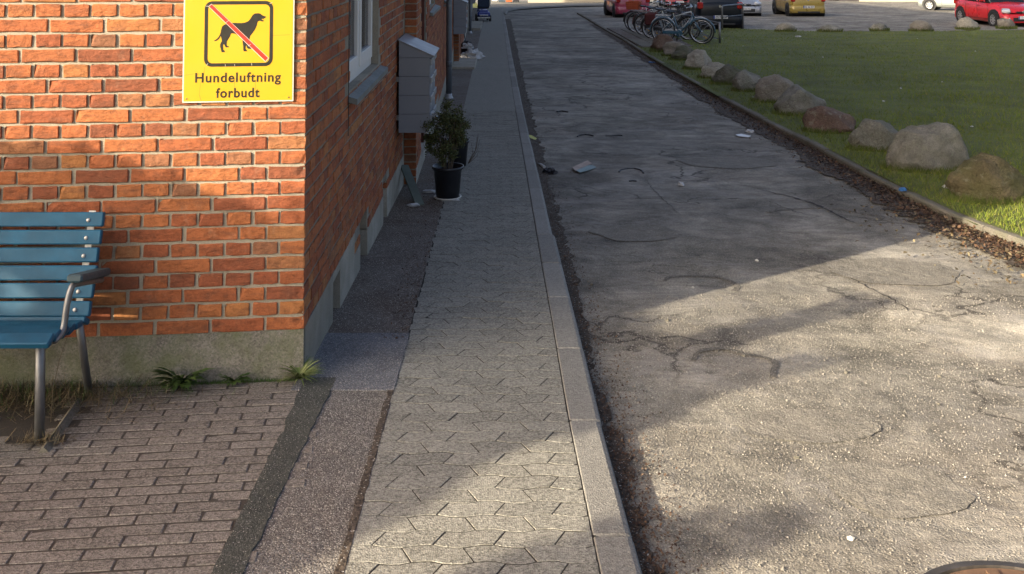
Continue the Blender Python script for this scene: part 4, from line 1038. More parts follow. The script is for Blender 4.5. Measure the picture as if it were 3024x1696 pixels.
def crumpled(name, loc, size, mat, label, cat, seed, flat=.35, n=2):
    r = random.Random(seed); bm = bmesh.new(); bmesh.ops.create_icosphere(bm, subdivisions=n, radius=1)
    for v in bm.verts:
        q = 1 + r.uniform(-.28, .3) + .3 * mnoise.noise(v.co * 1.9 + Vector((seed, 0, 0))); v.co = Vector((v.co.x * q * size[0], v.co.y * q * size[1], max(-.2, v.co.z * q * flat) * size[2] + .2 * size[2]))
    me = bpy.data.meshes.new(name); bm.to_mesh(me); bm.free(); me.materials.append(M[mat]); o = bpy.data.objects.new(name, me); o.location = loc; COL.objects.link(o); tag(o, label, cat); return o
b = MB(); q = at(1281, 338, 8.7)
for i, (dx, dz, l) in enumerate(((0, 0, .06), (.005, .012, .07), (.0, -.014, .075))):
    Mt = Matrix.Translation(q + Vector((dx, .01 * i, dz))) @ Matrix.Rotation(.5 * (i - 1), 4, 'Y'); b.box((0, 0, 0), (l + .03, .10, .006), M=Mt); b.box((l * .45, 0, .004), (l * .5, .08, .008), M=Mt @ Matrix.Rotation(.3, 4, 'Y'))
tag(b.build('folded_mail', M['paper']), 'white folded papers sticking out of the lowest letterbox', 'mail')

# ---------------------------------------------------------------- downpipes
def downpipe(px0, px1, py, Yd, label, top=8.2):
    P = G((px0 + px1) / 2, py); Y = P.y; rad = (px1 - px0) / 2 * Y / F; base = Vector((P.x, Y, zg(Y)))
    t = thing('downpipe', label, 'downpipe', base, 0, 'grey downpipes on the brick wall')
    m = MB(); m.lathe([(rad, .02), (rad, .55), (rad, .56), (rad, top)], 20); m.build('pipe', M['zinc'], t, smooth=True)
    m = MB(); m.lathe([(rad * 1.6, .0), (rad * 1.55, .03), (rad * 1.1, .06), (rad * 1.06, .09)], 20); m.build('foot_collar', M['mail_flap'], t, smooth=True)
    m = MB(); m.lathe([(rad * 1.07, .50), (rad * 1.1, .52), (rad * 1.1, .56), (rad * 1.07, .58)], 20); m.build('socket', M['zinc'], t, smooth=True)
    m = MB()
    for z in (1.4, 3.4, 5.4): m.lathe([(rad * 1.07, z), (rad * 1.07, z + .03)], 20); m.box((-rad - .04, 0, z + .015), (.12, .02, .03))
    m.build('bracket', M['steel'], t)
downpipe(1317, 1334, 294, 15.8, 'nearer grey zinc downpipe behind the potted bush')
downpipe(1384, 1392.5, 100, 32, 'farther grey zinc downpipe near the blue mobility scooter')

# ---------------------------------------------------------------- steps, pots, board, bags
def step(px0, py0, px1, py1, h, label):
    a, c = G(px0, py1), G(px1, py1); d = G(px0, py0); m = MB(); yl = max(.3, d.y - a.y); xa = xw(a.y) - .02
    m.box(((xa + c.x) / 2, a.y + yl / 2, zg(a.y) + h / 2 - .05), (c.x - xa, yl, h + .1), ch=.012); o = m.build('door_step', M['plinth_side']); tag(o, label, 'step')
step(1362, 184, 1402, 205, .05, 'pale concrete door step in front of the white refuse bags')
step(1396, 76, 1419, 90, .08, 'far grey door step beside the farther downpipe')

def pot(loc, rad, h, label, saucer=True):
    t = thing('plant_pot', label, 'plant pot', loc, 0, 'black plastic plant pots by the wall')
    m = MB(); m.lathe([(rad * .78, .012), (rad * .95, h * .86), (rad * 1.0, h * .9), (rad * 1.08, h * .92), (rad * 1.1, h), (rad * 1.02, h), (rad * .93, h * .9), (rad * .9, h * .8), (0.0, h * .8)], 32); m.build('pot', M['black_plastic'], t, smooth=True)
    m = MB(); m.lathe([(rad * .9, h * .81), (rad * .5, h * .84), (0, h * .85)], 20); m.build('soil', M['soil'], t)
    if saucer: m = MB(); m.lathe([(rad * .80, 0), (rad * .92, .004), (rad * .94, .016), (rad * .88, .018), (rad * .8, .012)], 32); m.build('saucer', M['sign_white'], t, smooth=True)
    return t
pp_ = G(1322, 585); pot(pp_, .122, .265, 'black plastic pot with pale saucer holding the bushy shrub')
p2_ = G(1352, 492); pot(p2_, .105, .26, 'darker black pot standing behind the bushy shrub', False)
def shrub(name, loc, stems, h, crad, cz, n, leaf, label, seed, ry=1.0, zs=.92):
    r = random.Random(seed); t = thing(name, label, 'plant', loc); m = MB(); tips = []
    for i in range(stems):
        a = r.uniform(0, 6.28); k = r.uniform(.25, 1) * crad * .75; tp = Vector((math.cos(a) * k, math.sin(a) * k, cz + r.uniform(-.3, .5) * crad)); b0 = Vector((math.cos(a) * .03, math.sin(a) * .03, 0)); mid = (b0 + tp) / 2 + Vector((r.uniform(-.02, .02), r.uniform(-.02, .02), .03))
        m.tube([b0, mid, tp], [.006, .005, .003], 5); tips += [mid, tp, (mid + tp) / 2]
        for _ in range(3):
            q = mid.lerp(tp, r.random()); e = q + Vector((r.uniform(-1, 1), r.uniform(-1, 1), r.uniform(.0, 1))).normalized() * crad * .5; m.tube([q, e], [.003, .0015], 4); tips += [e]
    m.build('stem', M['bark'], t); V = []; g = np.random.default_rng(seed)
    cl = []
    for _ in range(46):
        d = g.normal(size=3); d /= np.linalg.norm(d); rad_ = crad * g.uniform(.45, 1.0); cl.append(np.array([0, 0, cz]) + d * rad_ * np.array([1, ry, zs]))
    for _ in range(n):
        c = cl[g.integers(len(cl))] + g.normal(0, crad * .12, 3)
        s = leaf * g.uniform(.6, 1.3); a = g.normal(size=3); a /= np.linalg.norm(a); q = np.cross(a, g.normal(size=3)); q /= np.linalg.norm(q)
        V += [c - a * s, c + q * s * .5, c + a * s, c - q * s * .5]
    o = bpy.data.objects.new('foliage', np_mesh('foliage', np.array(V), 4, M['bush'])); link(o, t); return t
shrub('potted_bush', pp_ + Vector((0, 0, .22)), 11, .6, .185, .31, 7000, .0105, 'dense dark green bush with bare stems in the near black pot', 3, zs=1.38)
shrub('potted_bush', p2_ + Vector((0, 0, .21)), 6, .3, .10, .2, 900, .01, 'sparse drooping plant in the rear black pot', 5)
# bare twigs at the right of the rear pot
b = MB(); r = random.Random(5)
for i in range(7):
    p0 = p2_ + Vector((.10, -.02, .03)); e = Vector((r.uniform(.03, .12), 0, r.uniform(.12, .3))); b.tube([p0, p0 + e * .5 + Vector((.03, 0, 0)), p0 + e], [.003, .002, .001], 4)
tag(b.build('bare_twigs', M['bark']), 'thin bare twigs leaning beside the rear pot', 'twigs')
q0, q1 = G(1240, 606), at(1186, 490, 9.05); q1.x = xw(8.9) + .02
b = MB(); d = q1 - q0; ax = d.normalized(); sd_ = Vector((1, .45, 0)).normalized(); sd_ = (sd_ - ax * sd_.dot(ax)).normalized(); nn = ax.cross(sd_)
V = [q0 + sd_ * a * .035 + nn * c * .009 + ax * l for l in (0, d.length) for a, c in ((-1, -1), (1, -1), (1, 1), (-1, 1))]
b.add(V, [(0, 1, 2, 3), (4, 5, 6, 7), (0, 1, 5, 4), (1, 2, 6, 5), (2, 3, 7, 6), (3, 0, 4, 7)]); tag(b.build('leaning_board', M['board']), 'grey green board leaning on the wall below the letterboxes', 'board')
crumpled('refuse_bag', G(1396, 176) + Vector((0, 0, .02)), (.22, .16, .2), 'paper', 'large white refuse bag lying on the path', 'bag', 4, .75, 3)
crumpled('refuse_bag', G(1386, 170) + Vector((-.05, .25, .18)), (.12, .10, .12), 'paper', 'small white bag propped behind the large refuse bag', 'bag', 9, .8, 3)
crumpled('dark_bag', G(1375, 168) + Vector((0, .2, .02)), (.17, .15, .3), 'black_plastic', 'black bag slumped behind the white refuse bags', 'bag', 12, .8, 3)
b = MB(); q = G(1379, 165); b.tube([q, q + Vector((-.03, .05, .3)), q + Vector((-.07, .1, .5))], .012, 6); tag(b.build('thin_stick', M['dark_wood']), 'thin dark stick leaning above the refuse bags', 'stick')

# ---------------------------------------------------------------- mobility scooter
sc = thing('mobility_scooter', 'blue mobility scooter parked on the far sidewalk', 'scooter', G(1426, 62), R(6))
pb = paint('scooter_blue', (.012, .035, .22)); dk = M['trim_black']
def wheel_set(parent, spots, rad, wid, axis='X', rim='wheel_silver', spokes=5, tyname='wheel'):
    for s in spots:
        Mt = Matrix.Translation(s) @ Matrix.Rotation(R(90), 4, 'Y')
        m = MB(); hw = wid / 2; m.lathe([(rad * .62, -hw), (rad * .93, -hw), (rad, -hw * .6), (rad, hw * .6), (rad * .93, hw), (rad * .62, hw), (rad * .62, -hw)], 24, Mt); wo_ = m.build(tyname, M['tyre'], parent, smooth=True)
        m = MB(); sg_ = 1 if s[0] > 0 else -1
        m.lathe([(rad * .62, -hw * .95), (rad * .62, hw * .95), (rad * .55, hw * .9), (rad * .55, -hw * .9)], 20, Mt)
        for k in range(spokes):
            a = 2 * math.pi * k / spokes; m.box((0, 0, 0), (.0, .0, .0)) if False else None
            m.box((sg_ * hw * .75, 0, rad * .32), (.02, rad * .17, rad * .58), M=Matrix.Translation(s) @ Matrix.Rotation(a, 4, 'X'))
        m.lathe([(rad * .16, -hw), (rad * .14, hw * 1.0), (0, hw)], 12, Mt); m.build('rim', M[rim], wo_)
wheel_set(sc, [(-.26, -.35, .13), (.26, -.35, .13), (-.23, .5, .12), (.23, .5, .12)], .13, .08)
m = MB(); m.box((0, -.28, .30), (.50, .42, .20), ch=.05); m.box((0, -.30, .42), (.36, .3, .1), ch=.03); m.build('rear_body', pb, sc)
m = MB(); m.box((0, -.51, .26), (.36, .03, .04), ch=.01); m.build('reflector', M['chrome'], sc)
m = MB(); m.tube([(-.25, -.5, .16), (.25, -.5, .16)], .03, 8); m.build('bumper', M['sign_white'], sc)
m = MB(); m.box((0, .15, .16), (.46, .6, .05), ch=.015); m.build('footboard', dk, sc)
m = MB(); m.box((0, .5, .34), (.40, .26, .26), ch=.06); m.build('front_body', pb, sc)
m = MB(); m.tube([(0, .5, .45), (0, .38, .95)], .03, 8); m.tube([(-.28, .33, .93), (0, .38, .97), (.28, .33, .93)], .016, 6); m.build('tiller', dk, sc)
m = MB(); m.box((0, -.15, .56), (.46, .42, .10), ch=.03); m.build('seat', dk, sc)
m = MB(); m.box((0, -.36, .86), (.48, .10, .60), ch=.04); m.build('backrest', plain('navy_cover', (.012, .028, .06), .7), sc)
m = MB(); m.tube([(.25, -.42, .62), (.25, -.40, 1.16)], .03, 6); m.build('reflective_edge', M['sign_white'], sc)

# ---------------------------------------------------------------- boulders
STONES = {
 'pale': stone_mat('pale_granite', (.38, .355, .28), (.26, .235, .19), (.44, .41, .33), 7),
 'grey': stone_mat('grey_granite', (.29, .28, .235), (.18, .17, .145), (.36, .34, .285), 8, .25),
 'dark': stone_mat('dark_mossy_stone', (.16, .15, .12), (.105, .105, .075), (.20, .185, .14), 8, .5),
 'pink': stone_mat('pink_granite', (.28, .25, .20), (.19, .17, .14), (.33, .29, .24), 7, .1),
 'red': stone_mat('red_brown_stone', (.19, .12, .09), (.125, .085, .066), (.23, .165, .13), 6, .1),
 'moss': stone_mat('moss_brown_stone', (.145, .115, .062), (.095, .08, .042), (.17, .14, .08), 6, .55)}
def boulder(x0, y0, x1, y1, st, label, seed, depth=.8, shape=None, tilt=0.0, far=False):
    c = G((x0 + x1) / 2, y1 - (0 if far else 2)); w_ = (x1 - x0) / 2 * c.y / F; hpx = (y1 - y0) * c.y / F
    dp = w_ * depth; Yc = c.y + dp * .6; H = max(.1, (at((x0 + x1) / 2, y0, Yc).z - zg(Yc)) * 1.05); w_ *= 1.12 if not far else 1.0
    bm = bmesh.new(); bmesh.ops.create_icosphere(bm, subdivisions=4 if not far else 3, radius=1); rr_ = random.Random(seed)
    planes = [(Vector((rr_.uniform(-1, 1), rr_.uniform(-1, 1), rr_.uniform(-.2, 1))).normalized(), rr_.uniform(.66, .9)) for _ in range(13)]
    off = Vector((seed * 3.7, seed * 1.3, 0))
    for v in bm.verts:
        d = v.co.normalized(); k = 1.0
        k = math.copysign(1, 1) * (1 / max(abs(d.x) ** 2.6 + abs(d.y) ** 2.6 + abs(d.z) ** 2.6, 1e-3) ** (1 / 2.6))
        for pn, pd in planes:
            dd = d.dot(pn) * k
            if dd > pd: k *= 1 - (1 - pd / dd) * .95
        k *= 1 + .13 * mnoise.fractal(d * 1.6 + off, 1, 2, 3) + .035 * mnoise.fractal(d * 7 + off, 1, 2, 3)
        p_ = d * k; 
        if shape: p_.z *= 1 + shape * p_.x
        v.co = Vector((p_.x, p_.y, p_.z))
    xs_ = [v.co.x for v in bm.verts]; zs_ = [v.co.z for v in bm.verts]; kx = 2 / (max(xs_) - min(xs_)); mx = (max(xs_) + min(xs_)) / 2; kz = 1 / max(zs_)
    for v in bm.verts:
        v.co = Vector(((v.co.x - mx) * kx * w_, v.co.y * dp, (v.co.z * kz * .62 + .38) * H if v.co.z > 0 else (v.co.z * .45 + .38) * H))
        v.co.z += tilt * v.co.x
        v.co.x += -.0
    me = bpy.data.meshes.new('boulder'); bm.to_mesh(me); bm.free(); me.materials.append(STONES[st]); me.polygons.foreach_set('use_smooth', [True] * len(me.polygons))
    o = bpy.data.objects.new('boulder', me); o.location = (at((x0 + x1) / 2, y1, Yc).x, Yc, zg(Yc) - .01); COL.objects.link(o)
    tag(o, label, 'boulder', 'boulders along the far lawn edge' if far else 'boulders in a row along the lawn'); return o
BL = [(1926, 102, 2000, 156, 'red', 'red brown boulder at the far end of the row in front of the bicycles', 1, .9, -.1),
 (1962, 122, 2028, 168, 'pink', 'pinkish rounded boulder second from the bicycles end of the row', 2, .9, 0),
 (1984, 135, 2059, 180, 'dark', 'low dark mossy boulder just left of the tan angular one', 3, .9, .25),
 (2024, 147, 2098, 207, 'pale', 'tan angular boulder with a reddish blotch on top', 4, .9, .15),
 (2072, 184, 2172, 234, 'pale', 'long flat pale boulder half hidden behind the dark round one', 5, .6, .0),
 (2106, 188, 2190, 251, 'dark', 'dark grey round boulder in front of the long flat pale one', 6, .9, 0),
 (2169, 208, 2256, 273, 'grey', 'grey brown rounded boulder right of the dark round one', 7, .9, -.1),
 (2232, 220, 2346, 304, 'pink', 'pink grey boulder with a domed top in the middle of the row', 8, .8, -.12),
 (2297, 255, 2433, 342, 'grey', 'broad cracked grey boulder sloping down to the right', 9, .8, -.25),
 (2384, 315, 2520, 394, 'red', 'dark red brown layered boulder in the row', 10, .8, -.15),
 (2513, 351, 2650, 448, 'grey', 'grey egg shaped boulder between the red brown and the largest one', 11, .85, .1),
 (2626, 363, 2840, 508, 'grey', 'largest light grey boulder with a peaked top', 12, .75, -.05),
 (2815, 455, 3016, 600, 'moss', 'nearest mossy brown boulder at the right end of the row', 13, .75, -.12)]
for a in BL: boulder(*a)
FB = [(2291, 66, 2347, 94, 'pale', 'pale flat boulder alone on the far lawn edge right of the steel hoop'), (2417, 72, 2484, 94, 'grey', 'low wide grey boulder on the far lawn edge'), (2571, 68, 2623, 92, 'grey', 'grey far edge boulder with grass at both ends'),
 (2687, 60, 2752, 93, 'pink', 'speckled brown boulder on the far lawn edge left of the red car'), (2825, 50, 2888, 87, 'pale', 'tall pale boulder in front of the rear wheel of the red hatchback'), (2944, 54, 2999, 85, 'pink', 'smooth pinkish boulder at the front wheel of the red hatchback')]
for i, a in enumerate(FB): boulder(*a, 30 + i, .8, 0, far=True)
# grass ring at boulder feet
def ring_grass():
    V = []; g = np.random.default_rng(77)
    for o in [o for o in bpy.data.objects if o.name.startswith('boulder')]:
        xs_ = [v.co.x for v in o.data.vertices]; ys_ = [v.co.y for v in o.data.vertices]; rx, ry = max(xs_), max(ys_); far_ = o.location.y > 25
        for _ in range(520 if not far_ else 260):
            a = g.uniform(R(170), R(370)); k = g.uniform(.84, 1.12); x = o.location.x + math.cos(a) * rx * k; y = o.location.y + math.sin(a) * ry * k; L = g.uniform(.03, .09) * (1.6 if far_ else 1); s = .0035 * (1 + y / 16); b_ = g.uniform(0, 6.28); z = zg(y) - .01
            V += [(x - s, y, z), (x + s, y, z), (x + math.cos(b_) * L * .5, y + math.sin(b_) * L * .4, z + L)]
    o = bpy.data.objects.new('boulder_foot_grass', np_mesh('boulder_foot_grass', np.array(V), 3, M['verge_grass'])); COL.objects.link(o); tag(o, 'longer grass growing round the feet of the boulders', 'grass', kind='stuff')
ring_grass()

# ---------------------------------------------------------------- cars
def loft(sections, mat, name, parent, smooth=True, caps=True):
    m = MB(); k = len(sections[0]); V = [p_ for s in sections for p_ in s]; Fc = []
    for j in range(len(sections) - 1):
        for i in range(k): Fc.append((j * k + i, j * k + (i + 1) % k, (j + 1) * k + (i + 1) % k, (j + 1) * k + i))
    if caps: Fc += [tuple(range(k)), tuple((len(sections) - 1) * k + i for i in range(k))]
    m.add(V, Fc); return m.build(name, mat, parent, smooth=smooth)
def make_car(name, label, loc, rz, mat, L=3.6, W=1.64, H=1.48, plate='', view='rear', lower=None, group='cars parked beyond the lawn', tail_h=.95, badge=True, white_rim=False):
    t = thing(name, label, 'car', loc, rz, group); hw = W / 2; hl = L / 2; fw = hl - .62; rw = -hl + .55; wr = .295
    def sec(y, w_, zb, zt, crown=.03):
        # closed cross-section, bottom to belt
        return [(-w_ * .86, y, zb), (-w_ * .98, y, zb + .10), (-w_, y, zb + .28), (-w_ * .985, y, zt - .22), (-w_ * .93, y, zt - .05), (-w_ * .80, y, zt), (0, y, zt + crown), (w_ * .80, y, zt), (w_ * .93, y, zt - .05), (w_ * .985, y, zt - .22), (w_, y, zb + .28), (w_ * .98, y, zb + .10), (w_ * .86, y, zb)]
    S_ = [(-hl, .80, .30, tail_h - .12), (-hl + .03, .90, .24, tail_h - .03), (-hl + .12, .97, .20, tail_h), (-hl + .5, 1.0, .18, .96), (-.3, 1.0, .17, .93), (.5, 1.0, .17, .92), (hl - .95, .99, .18, .90), (hl - .45, .97, .19, .80), (hl - .16, .92, .21, .70), (hl - .04, .84, .24, .60), (hl, .72, .30, .50)]
    body = loft([sec(y, hw * a, zb, zt) for y, a, zb, zt in S_], mat, 'body', t)
    # greenhouse in dark glass
    gh = [(-hl + .10, .80, .95, tail_h + .02), (-hl + .36, .76, .93, H - .14), (-hl + .52, .74, .93, H - .05), (-.1, .75, .92, H - .02), (.35, .74, .92, H - .08), (hl - .98, .82, .90, .92)]
    def gsec(y, kb, zb, zt): return [(-hw * .93, y, zb - .02), (-hw * (kb + (.93 - kb) * .25), y, zt - .04), (-hw * kb * .9, y, zt), (0, y, zt + .02), (hw * kb * .9, y, zt), (hw * (kb + (.93 - kb) * .25), y, zt - .04), (hw * .93, y, zb - .02)]
    loft([gsec(*q) for q in gh], M['cglass'], 'windows', t)
    rf = [gsec(y, kb, zt - .09, zt + .012) for y, kb, zb, zt in gh[1:5]]
    loft(rf, mat, 'roof', t)
    m = MB()
    for sgn in (-1, 1):
        for y0, y1, y2 in ((-hl + .16, -hl + .42, .09), (-.05, -.08, .06), (.45, .40, 0)):
            xb, xt = sgn * hw * .935, sgn * hw * .79; q = .07
            m.add([(xb, y0 - q / 2, .92), (xb, y0 + q, .92), (xt, y1 + q * .8, H - .07), (xt, y1 - q / 2, H - .07)], [(0, 1, 2, 3)])
    m.v = [(x * 1.012, y, z) for x, y, z in m.v]; m.build('pillars', mat, t, fix=False)
    # wheel arches and wheels
    for y in (fw, rw):
        m = MB(); m.lathe([(.36, -hw - .004), (.36, hw + .004)], 24, Matrix.Translation((0, y, wr + .02)) @ Matrix.Rotation(R(90), 4, 'Y')); o = m.build('wheel_arch', M['trim_black'], t)
    wheel_set(t, [(-hw + .07, fw, wr), (hw - .07, fw, wr), (-hw + .07, rw, wr), (hw - .07, rw, wr)], wr, .19, spokes=7)
    # bumpers
    lo = lower or mat
    loft([[( -hw * k, y, z0), (-hw * k, y, z1), (hw * k, y, z1), (hw * k, y, z0)] for y, k, z0, z1 in ((-hl - .07, .78, .26, .50), (-hl - .05, .88, .22, .54), (-hl + .12, .99, .20, .56), (-hl + .2, 1.0, .2, .52))], lo, 'rear_bumper', t)
    loft([[( -hw * k, y, z0), (-hw * k, y, z1), (hw * k, y, z1), (hw * k, y, z0)] for y, k, z0, z1 in ((hl - .2, .98, .2, .50), (hl - .02, .90, .2, .52), (hl + .06, .76, .22, .50), (hl + .08, .6, .24, .46))], lo, 'front_bumper', t)
    m = MB(); m.box((0, -hl - .075, .255), (W * .62, .05, .07), ch=.01); m.build('under_tray', M['trim_black'], t)
    for sgn in (-1, 1):
        m = MB(); m.box((sgn * hw * .84, -hl + .03, tail_h - .10), (.20, .12, .24), ch=.03); m.build('tail_light', M['tail_red'], t, smooth=False)
        m = MB(); m.box((0, 0, 0), (.30, .22, .13), M=Matrix.Translation((sgn * hw * .76, hl - .10, .64)) @ Matrix.Rotation(sgn * -.45, 4, 'Z') @ Matrix.Rotation(-.35, 4, 'X'), ch=.03); m.build('headlight', M['lamp_clear'], t)
        m = MB(); m.box((sgn * (hw + .06), .42, .98), (.16, .10, .11), ch=.03); m.build('mirror', mat, t)
        m = MB(); m.lathe([(.045, 0), (.04, .02), (0, .03)], 12, Matrix.Translation((sgn * hw * .70, hl + .045, .36)) @ Matrix.Rotation(R(-90), 4, 'X')); m.build('fog_light', M['lamp_clear'], t)
        m = MB()
        for y0 in (-.75, .0): m.box((sgn * (hw * 1.0 + .004), y0 + .1, .78), (.02, .16, .025), ch=.004)
        m.build('door_handle', mat, t)
        m = MB()
        for y0 in (-.82, .02, .78): m.box((sgn * (hw * .998), y0, .58), (.006, .008, .55))
        m.box((sgn * hw * .999, -.02, .29), (.006, 1.6, .012)); m.build('door_gap', M['seam'], t)
    m = MB(); m.box((0, hl + .055, .33), (W * .56, .06, .17), ch=.02); m.build('grille', M['trim_black'], t)
    m = MB(); m.box((0, hl - .01, .585), (W * .34, .06, .07), ch=.02); m.build('upper_grille', M['trim_black'], t)
    if badge:
        m = MB(); m.lathe([(.055, 0), (.05, .012), (.035, .012), (.03, .006), (0, .008)], 16, Matrix.Translation((0, -hl - .005, tail_h - .13)) @ Matrix.Rotation(R(90), 4, 'X')); m.build('badge', M['chrome'], t)
        m = MB(); m.lathe([(.055, 0), (.05, .012), (.035, .012), (.03, .006), (0, .008)], 16, Matrix.Translation((0, hl + .02, .60)) @ Matrix.Rotation(R(-90), 4, 'X')); m.build('badge', M['chrome'], t)
    for sgn in (-1, 1):
        zp = .50 if sgn < 0 else .40; y = sgn * (hl + (.085 if sgn < 0 else .095)); m = MB(); m.box((0, y, zp), (.504, .008, .112)); po = m.build('number_plate', M['plate_white'], t)
        m = MB(); m.box((-.228 * -sgn, y + sgn * .005, zp), (.045, .002, .108)); m.build('plate_band', M['plate_blue'], po)
        if plate and ((view == 'rear') == (sgn < 0)):
            Mt = Matrix.Translation((.018, y + sgn * .006, zp - .036)) if sgn < 0 else Matrix.Translation((-.018, y + sgn * .006, zp - .036)) @ Matrix.Rotation(math.pi, 4, 'Z')
            text_mesh(plate, 'plate_text', M['plate_ink'], po, Mt, width=.40, height=.072, bold=.03)
    return t
pink = paint('magenta_paint', (.32, .035, .075)); blk = plain('black_blue_paint', (.004, .007, .012), .35, coat=.2, spec=.3); slv = paint('silver_paint', (.36, .38, .41), .4)
gold = paint('gold_paint', (.30, .225, .05), .3); red = paint('red_paint', (.52, .012, .018)); pale = paint('pale_green_silver_paint', (.34, .37, .34), .2); red2 = paint('dull_red_paint', (.40, .03, .03))
def gp(x, y): return Vector((x, y, zg(y) + ROAD_DZ))
def car_at(pxc, ygnd, half, **k): pass
X_ = lambda px, Y: (px - 1494) / 3042.0 * Y
make_car('parked_car', 'magenta hatchback seen from behind at left of the bicycles', gp(X_(1869, 46.5) - .12, 48.1), R(4), pink, plate='ZX 28 353', L=3.5, W=1.60)
make_car('parked_car', 'black hatchback seen from behind beside the bicycle stand', gp(X_(2128, 36.6), 38.2), R(-1.5), blk, plate='CS 76 738', L=3.6, W=1.66, tail_h=1.0)
make_car('parked_car', 'silver hatchback facing the camera behind the black car', gp(X_(2209, 47.5) - .05, 49.6), R(180), slv, plate='DM 63 713', L=3.6, W=1.66, view='front')
make_car('parked_car', 'gold and black hatchback seen from behind in mid car park', gp(X_(2386, 47.6), 49.2), R(0), gold, plate='CL 66 324', L=3.5, W=1.66, lower=gold)
make_car('parked_car', 'bright red hatchback facing the camera at the right edge', gp(18.2 + .82, 39.8), R(180 + 5), red, L=3.5, W=1.64, plate='', view='front')
make_car('parked_car', 'pale silver car in sunlight left of the red hatchback', gp(24.6, 55.5), R(235), pale, L=4.0, W=1.7)
make_car('parked_car', 'dull red car partly hidden far behind the bicycles', gp(X_(1995, 62), 62), R(178), red2, L=3.8)
make_car('parked_car', 'dark car at the far wall in the sunlight', gp(X_(2520, 76), 76), R(90), blk, L=4.2)

# ---------------------------------------------------------------- bicycles
def make_bike(label, loc, rz, frame_mat, opts=(), rim='chrome', seed=0, lean=0.0, steer=.0):
    t = thing('bicycle', label, 'bicycle', loc, rz, 'bicycles parked in the rack'); t.rotation_euler = (lean, 0, rz)
    r = .345; wb = 1.06; fx, rx = wb, 0.0
    def circ(cx, rad, n=28, a0=0, a1=360): return [(cx + rad * math.cos(R(a0 + (a1 - a0) * i / n)), 0, r + rad * math.sin(R(a0 + (a1 - a0) * i / n))) for i in range(n + (0 if a1 - a0 == 360 else 1))]
    for cx in (rx, fx):
        m = MB(); m.tube(circ(cx, r - .018), .018, 6, closed=True); wh = m.build('wheel', M['tyre'], t, smooth=True)
        m = MB(); m.tube(circ(cx, r - .045), .011, 5, closed=True); m.lathe([(.022, -.03), (.022, .03)], 8, Matrix.Translation((cx, 0, r)) @ Matrix.Rotation(R(90), 4, 'X')); m.build('rim', M[rim], wh, smooth=True)
        m = MB()
        for k in range(18):
            a = R(20 * k + seed); sgn = 1 if k % 2 else -1; m.tube([(cx + .015 * math.cos(a + 1.2 * sgn), .02 * sgn, r + .015 * math.sin(a + 1.2 * sgn)), (cx + (r - .05) * math.cos(a), 0, r + (r - .05) * math.sin(a))], .0022, 3, caps=False)
        m.build('spokes', M['steel'], wh)
        m = MB(); a0, a1 = ((20, 185) if cx == rx else (-5, 150)); m.tube(circ(cx, r + .016, 20, a0, a1), .016, 5); m.build('mudguard', frame_mat, t, smooth=True)
        m = MB(); m.box((cx + .12, 0, r - .17), (.05, .012, .02)); m.build('reflector', M['gold_refl'], wh)
    bb = (.44, 0, .285); st = (.31, 0, .74); hb = (.86, 0, .70); ht = (.81, 0, .86)
    m = MB(); m.tube([bb, st], .017, 7); m.tube([bb, hb], .019, 7)
    if 'step' in opts: m.tube([(.40, 0, .42), (.60, 0, .44), (.83, 0, .78)], .017, 7)
    else: m.tube([(.33, 0, .70), ht], .017, 7)
    m.tube([hb, ht], .021, 7); m.tube([(rx, .04, r), (.42, .03, .29)], .010, 5); m.tube([(rx, -.04, r), (.42, -.03, .29)], .010, 5); m.tube([(rx, .04, r), (.32, .02, .68)], .009, 5); m.tube([(rx, -.04, r), (.32, -.02, .68)], .009, 5)
    m.build('frame', frame_mat, t, smooth=True)
    m = MB(); m.tube([(hb[0], 0, .69), (.885, .05, .64), (.93, .05, .5), (fx, .05, r)], .012, 6); m.tube([(.885, -.05, .64), (.93, -.05, .5), (fx, -.05, r)], .012, 6); m.build('fork', frame_mat, t, smooth=True)
    m = MB(); m.tube([ht, (.78, 0, .98), (.80, 0, 1.01)], .013, 6); m.tube([(.62, -.30, 1.00), (.74, -.26, 1.04), (.82, 0, 1.02), (.74, .26, 1.04), (.62, .30, 1.00)], .012, 6); m.build('handlebar', M['chrome'], t, smooth=True)
    m = MB(); m.tube([(.60, -.30, .995), (.70, -.28, 1.02)], .018, 6); m.tube([(.60, .30, .995), (.70, .28, 1.02)], .018, 6); m.build('grip', M['rubber'], t)
    m = MB(); m.tube([st, (.28, 0, .86)], .013, 6); m.build('seat_post', M['chrome'], t)
    m = MB(); m.add([(.12, -.09, .90), (.12, .09, .90), (.22, .085, .89), (.30, .03, .88), (.42, .015, .88), (.42, -.015, .88), (.30, -.03, .88), (.22, -.085, .89), (.14, -.07, .855), (.14, .07, .855), (.22, .065, .85), (.30, .02, .85), (.41, .01, .86), (.41, -.01, .86), (.30, -.02, .85), (.22, -.065, .85)], [tuple(range(8)), tuple(range(15, 7, -1))] + [(i, (i + 1) % 8, 8 + (i + 1) % 8, 8 + i) for i in range(8)]); m.build('saddle', M['rubber'], t)
    m = MB(); m.lathe([(.09, -.02), (.09, .02)], 16, Matrix.Translation(bb) @ Matrix.Rotation(R(90), 4, 'X')); m.box((.22, -.045, .315), (.46, .02, .09), ch=.01); m.build('chain_guard', frame_mat, t)
    m = MB(); m.tube([(.44, -.05, .285), (.50, -.06, .13)], .008, 5); m.tube([(.44, .05, .285), (.38, .06, .44)], .008, 5); m.box((.50, -.10, .125), (.09, .08, .02)); m.box((.38, .10, .445), (.09, .08, .02)); m.build('crank', M['steel'], t)
    m = MB(); m.tube([(-.20, -.06, .74), (.22, -.06, .74)], .006, 5); m.tube([(-.20, .06, .74), (.22, .06, .74)], .006, 5); m.tube([(-.20, 0, .74), (.22, 0, .74)], .006, 5)
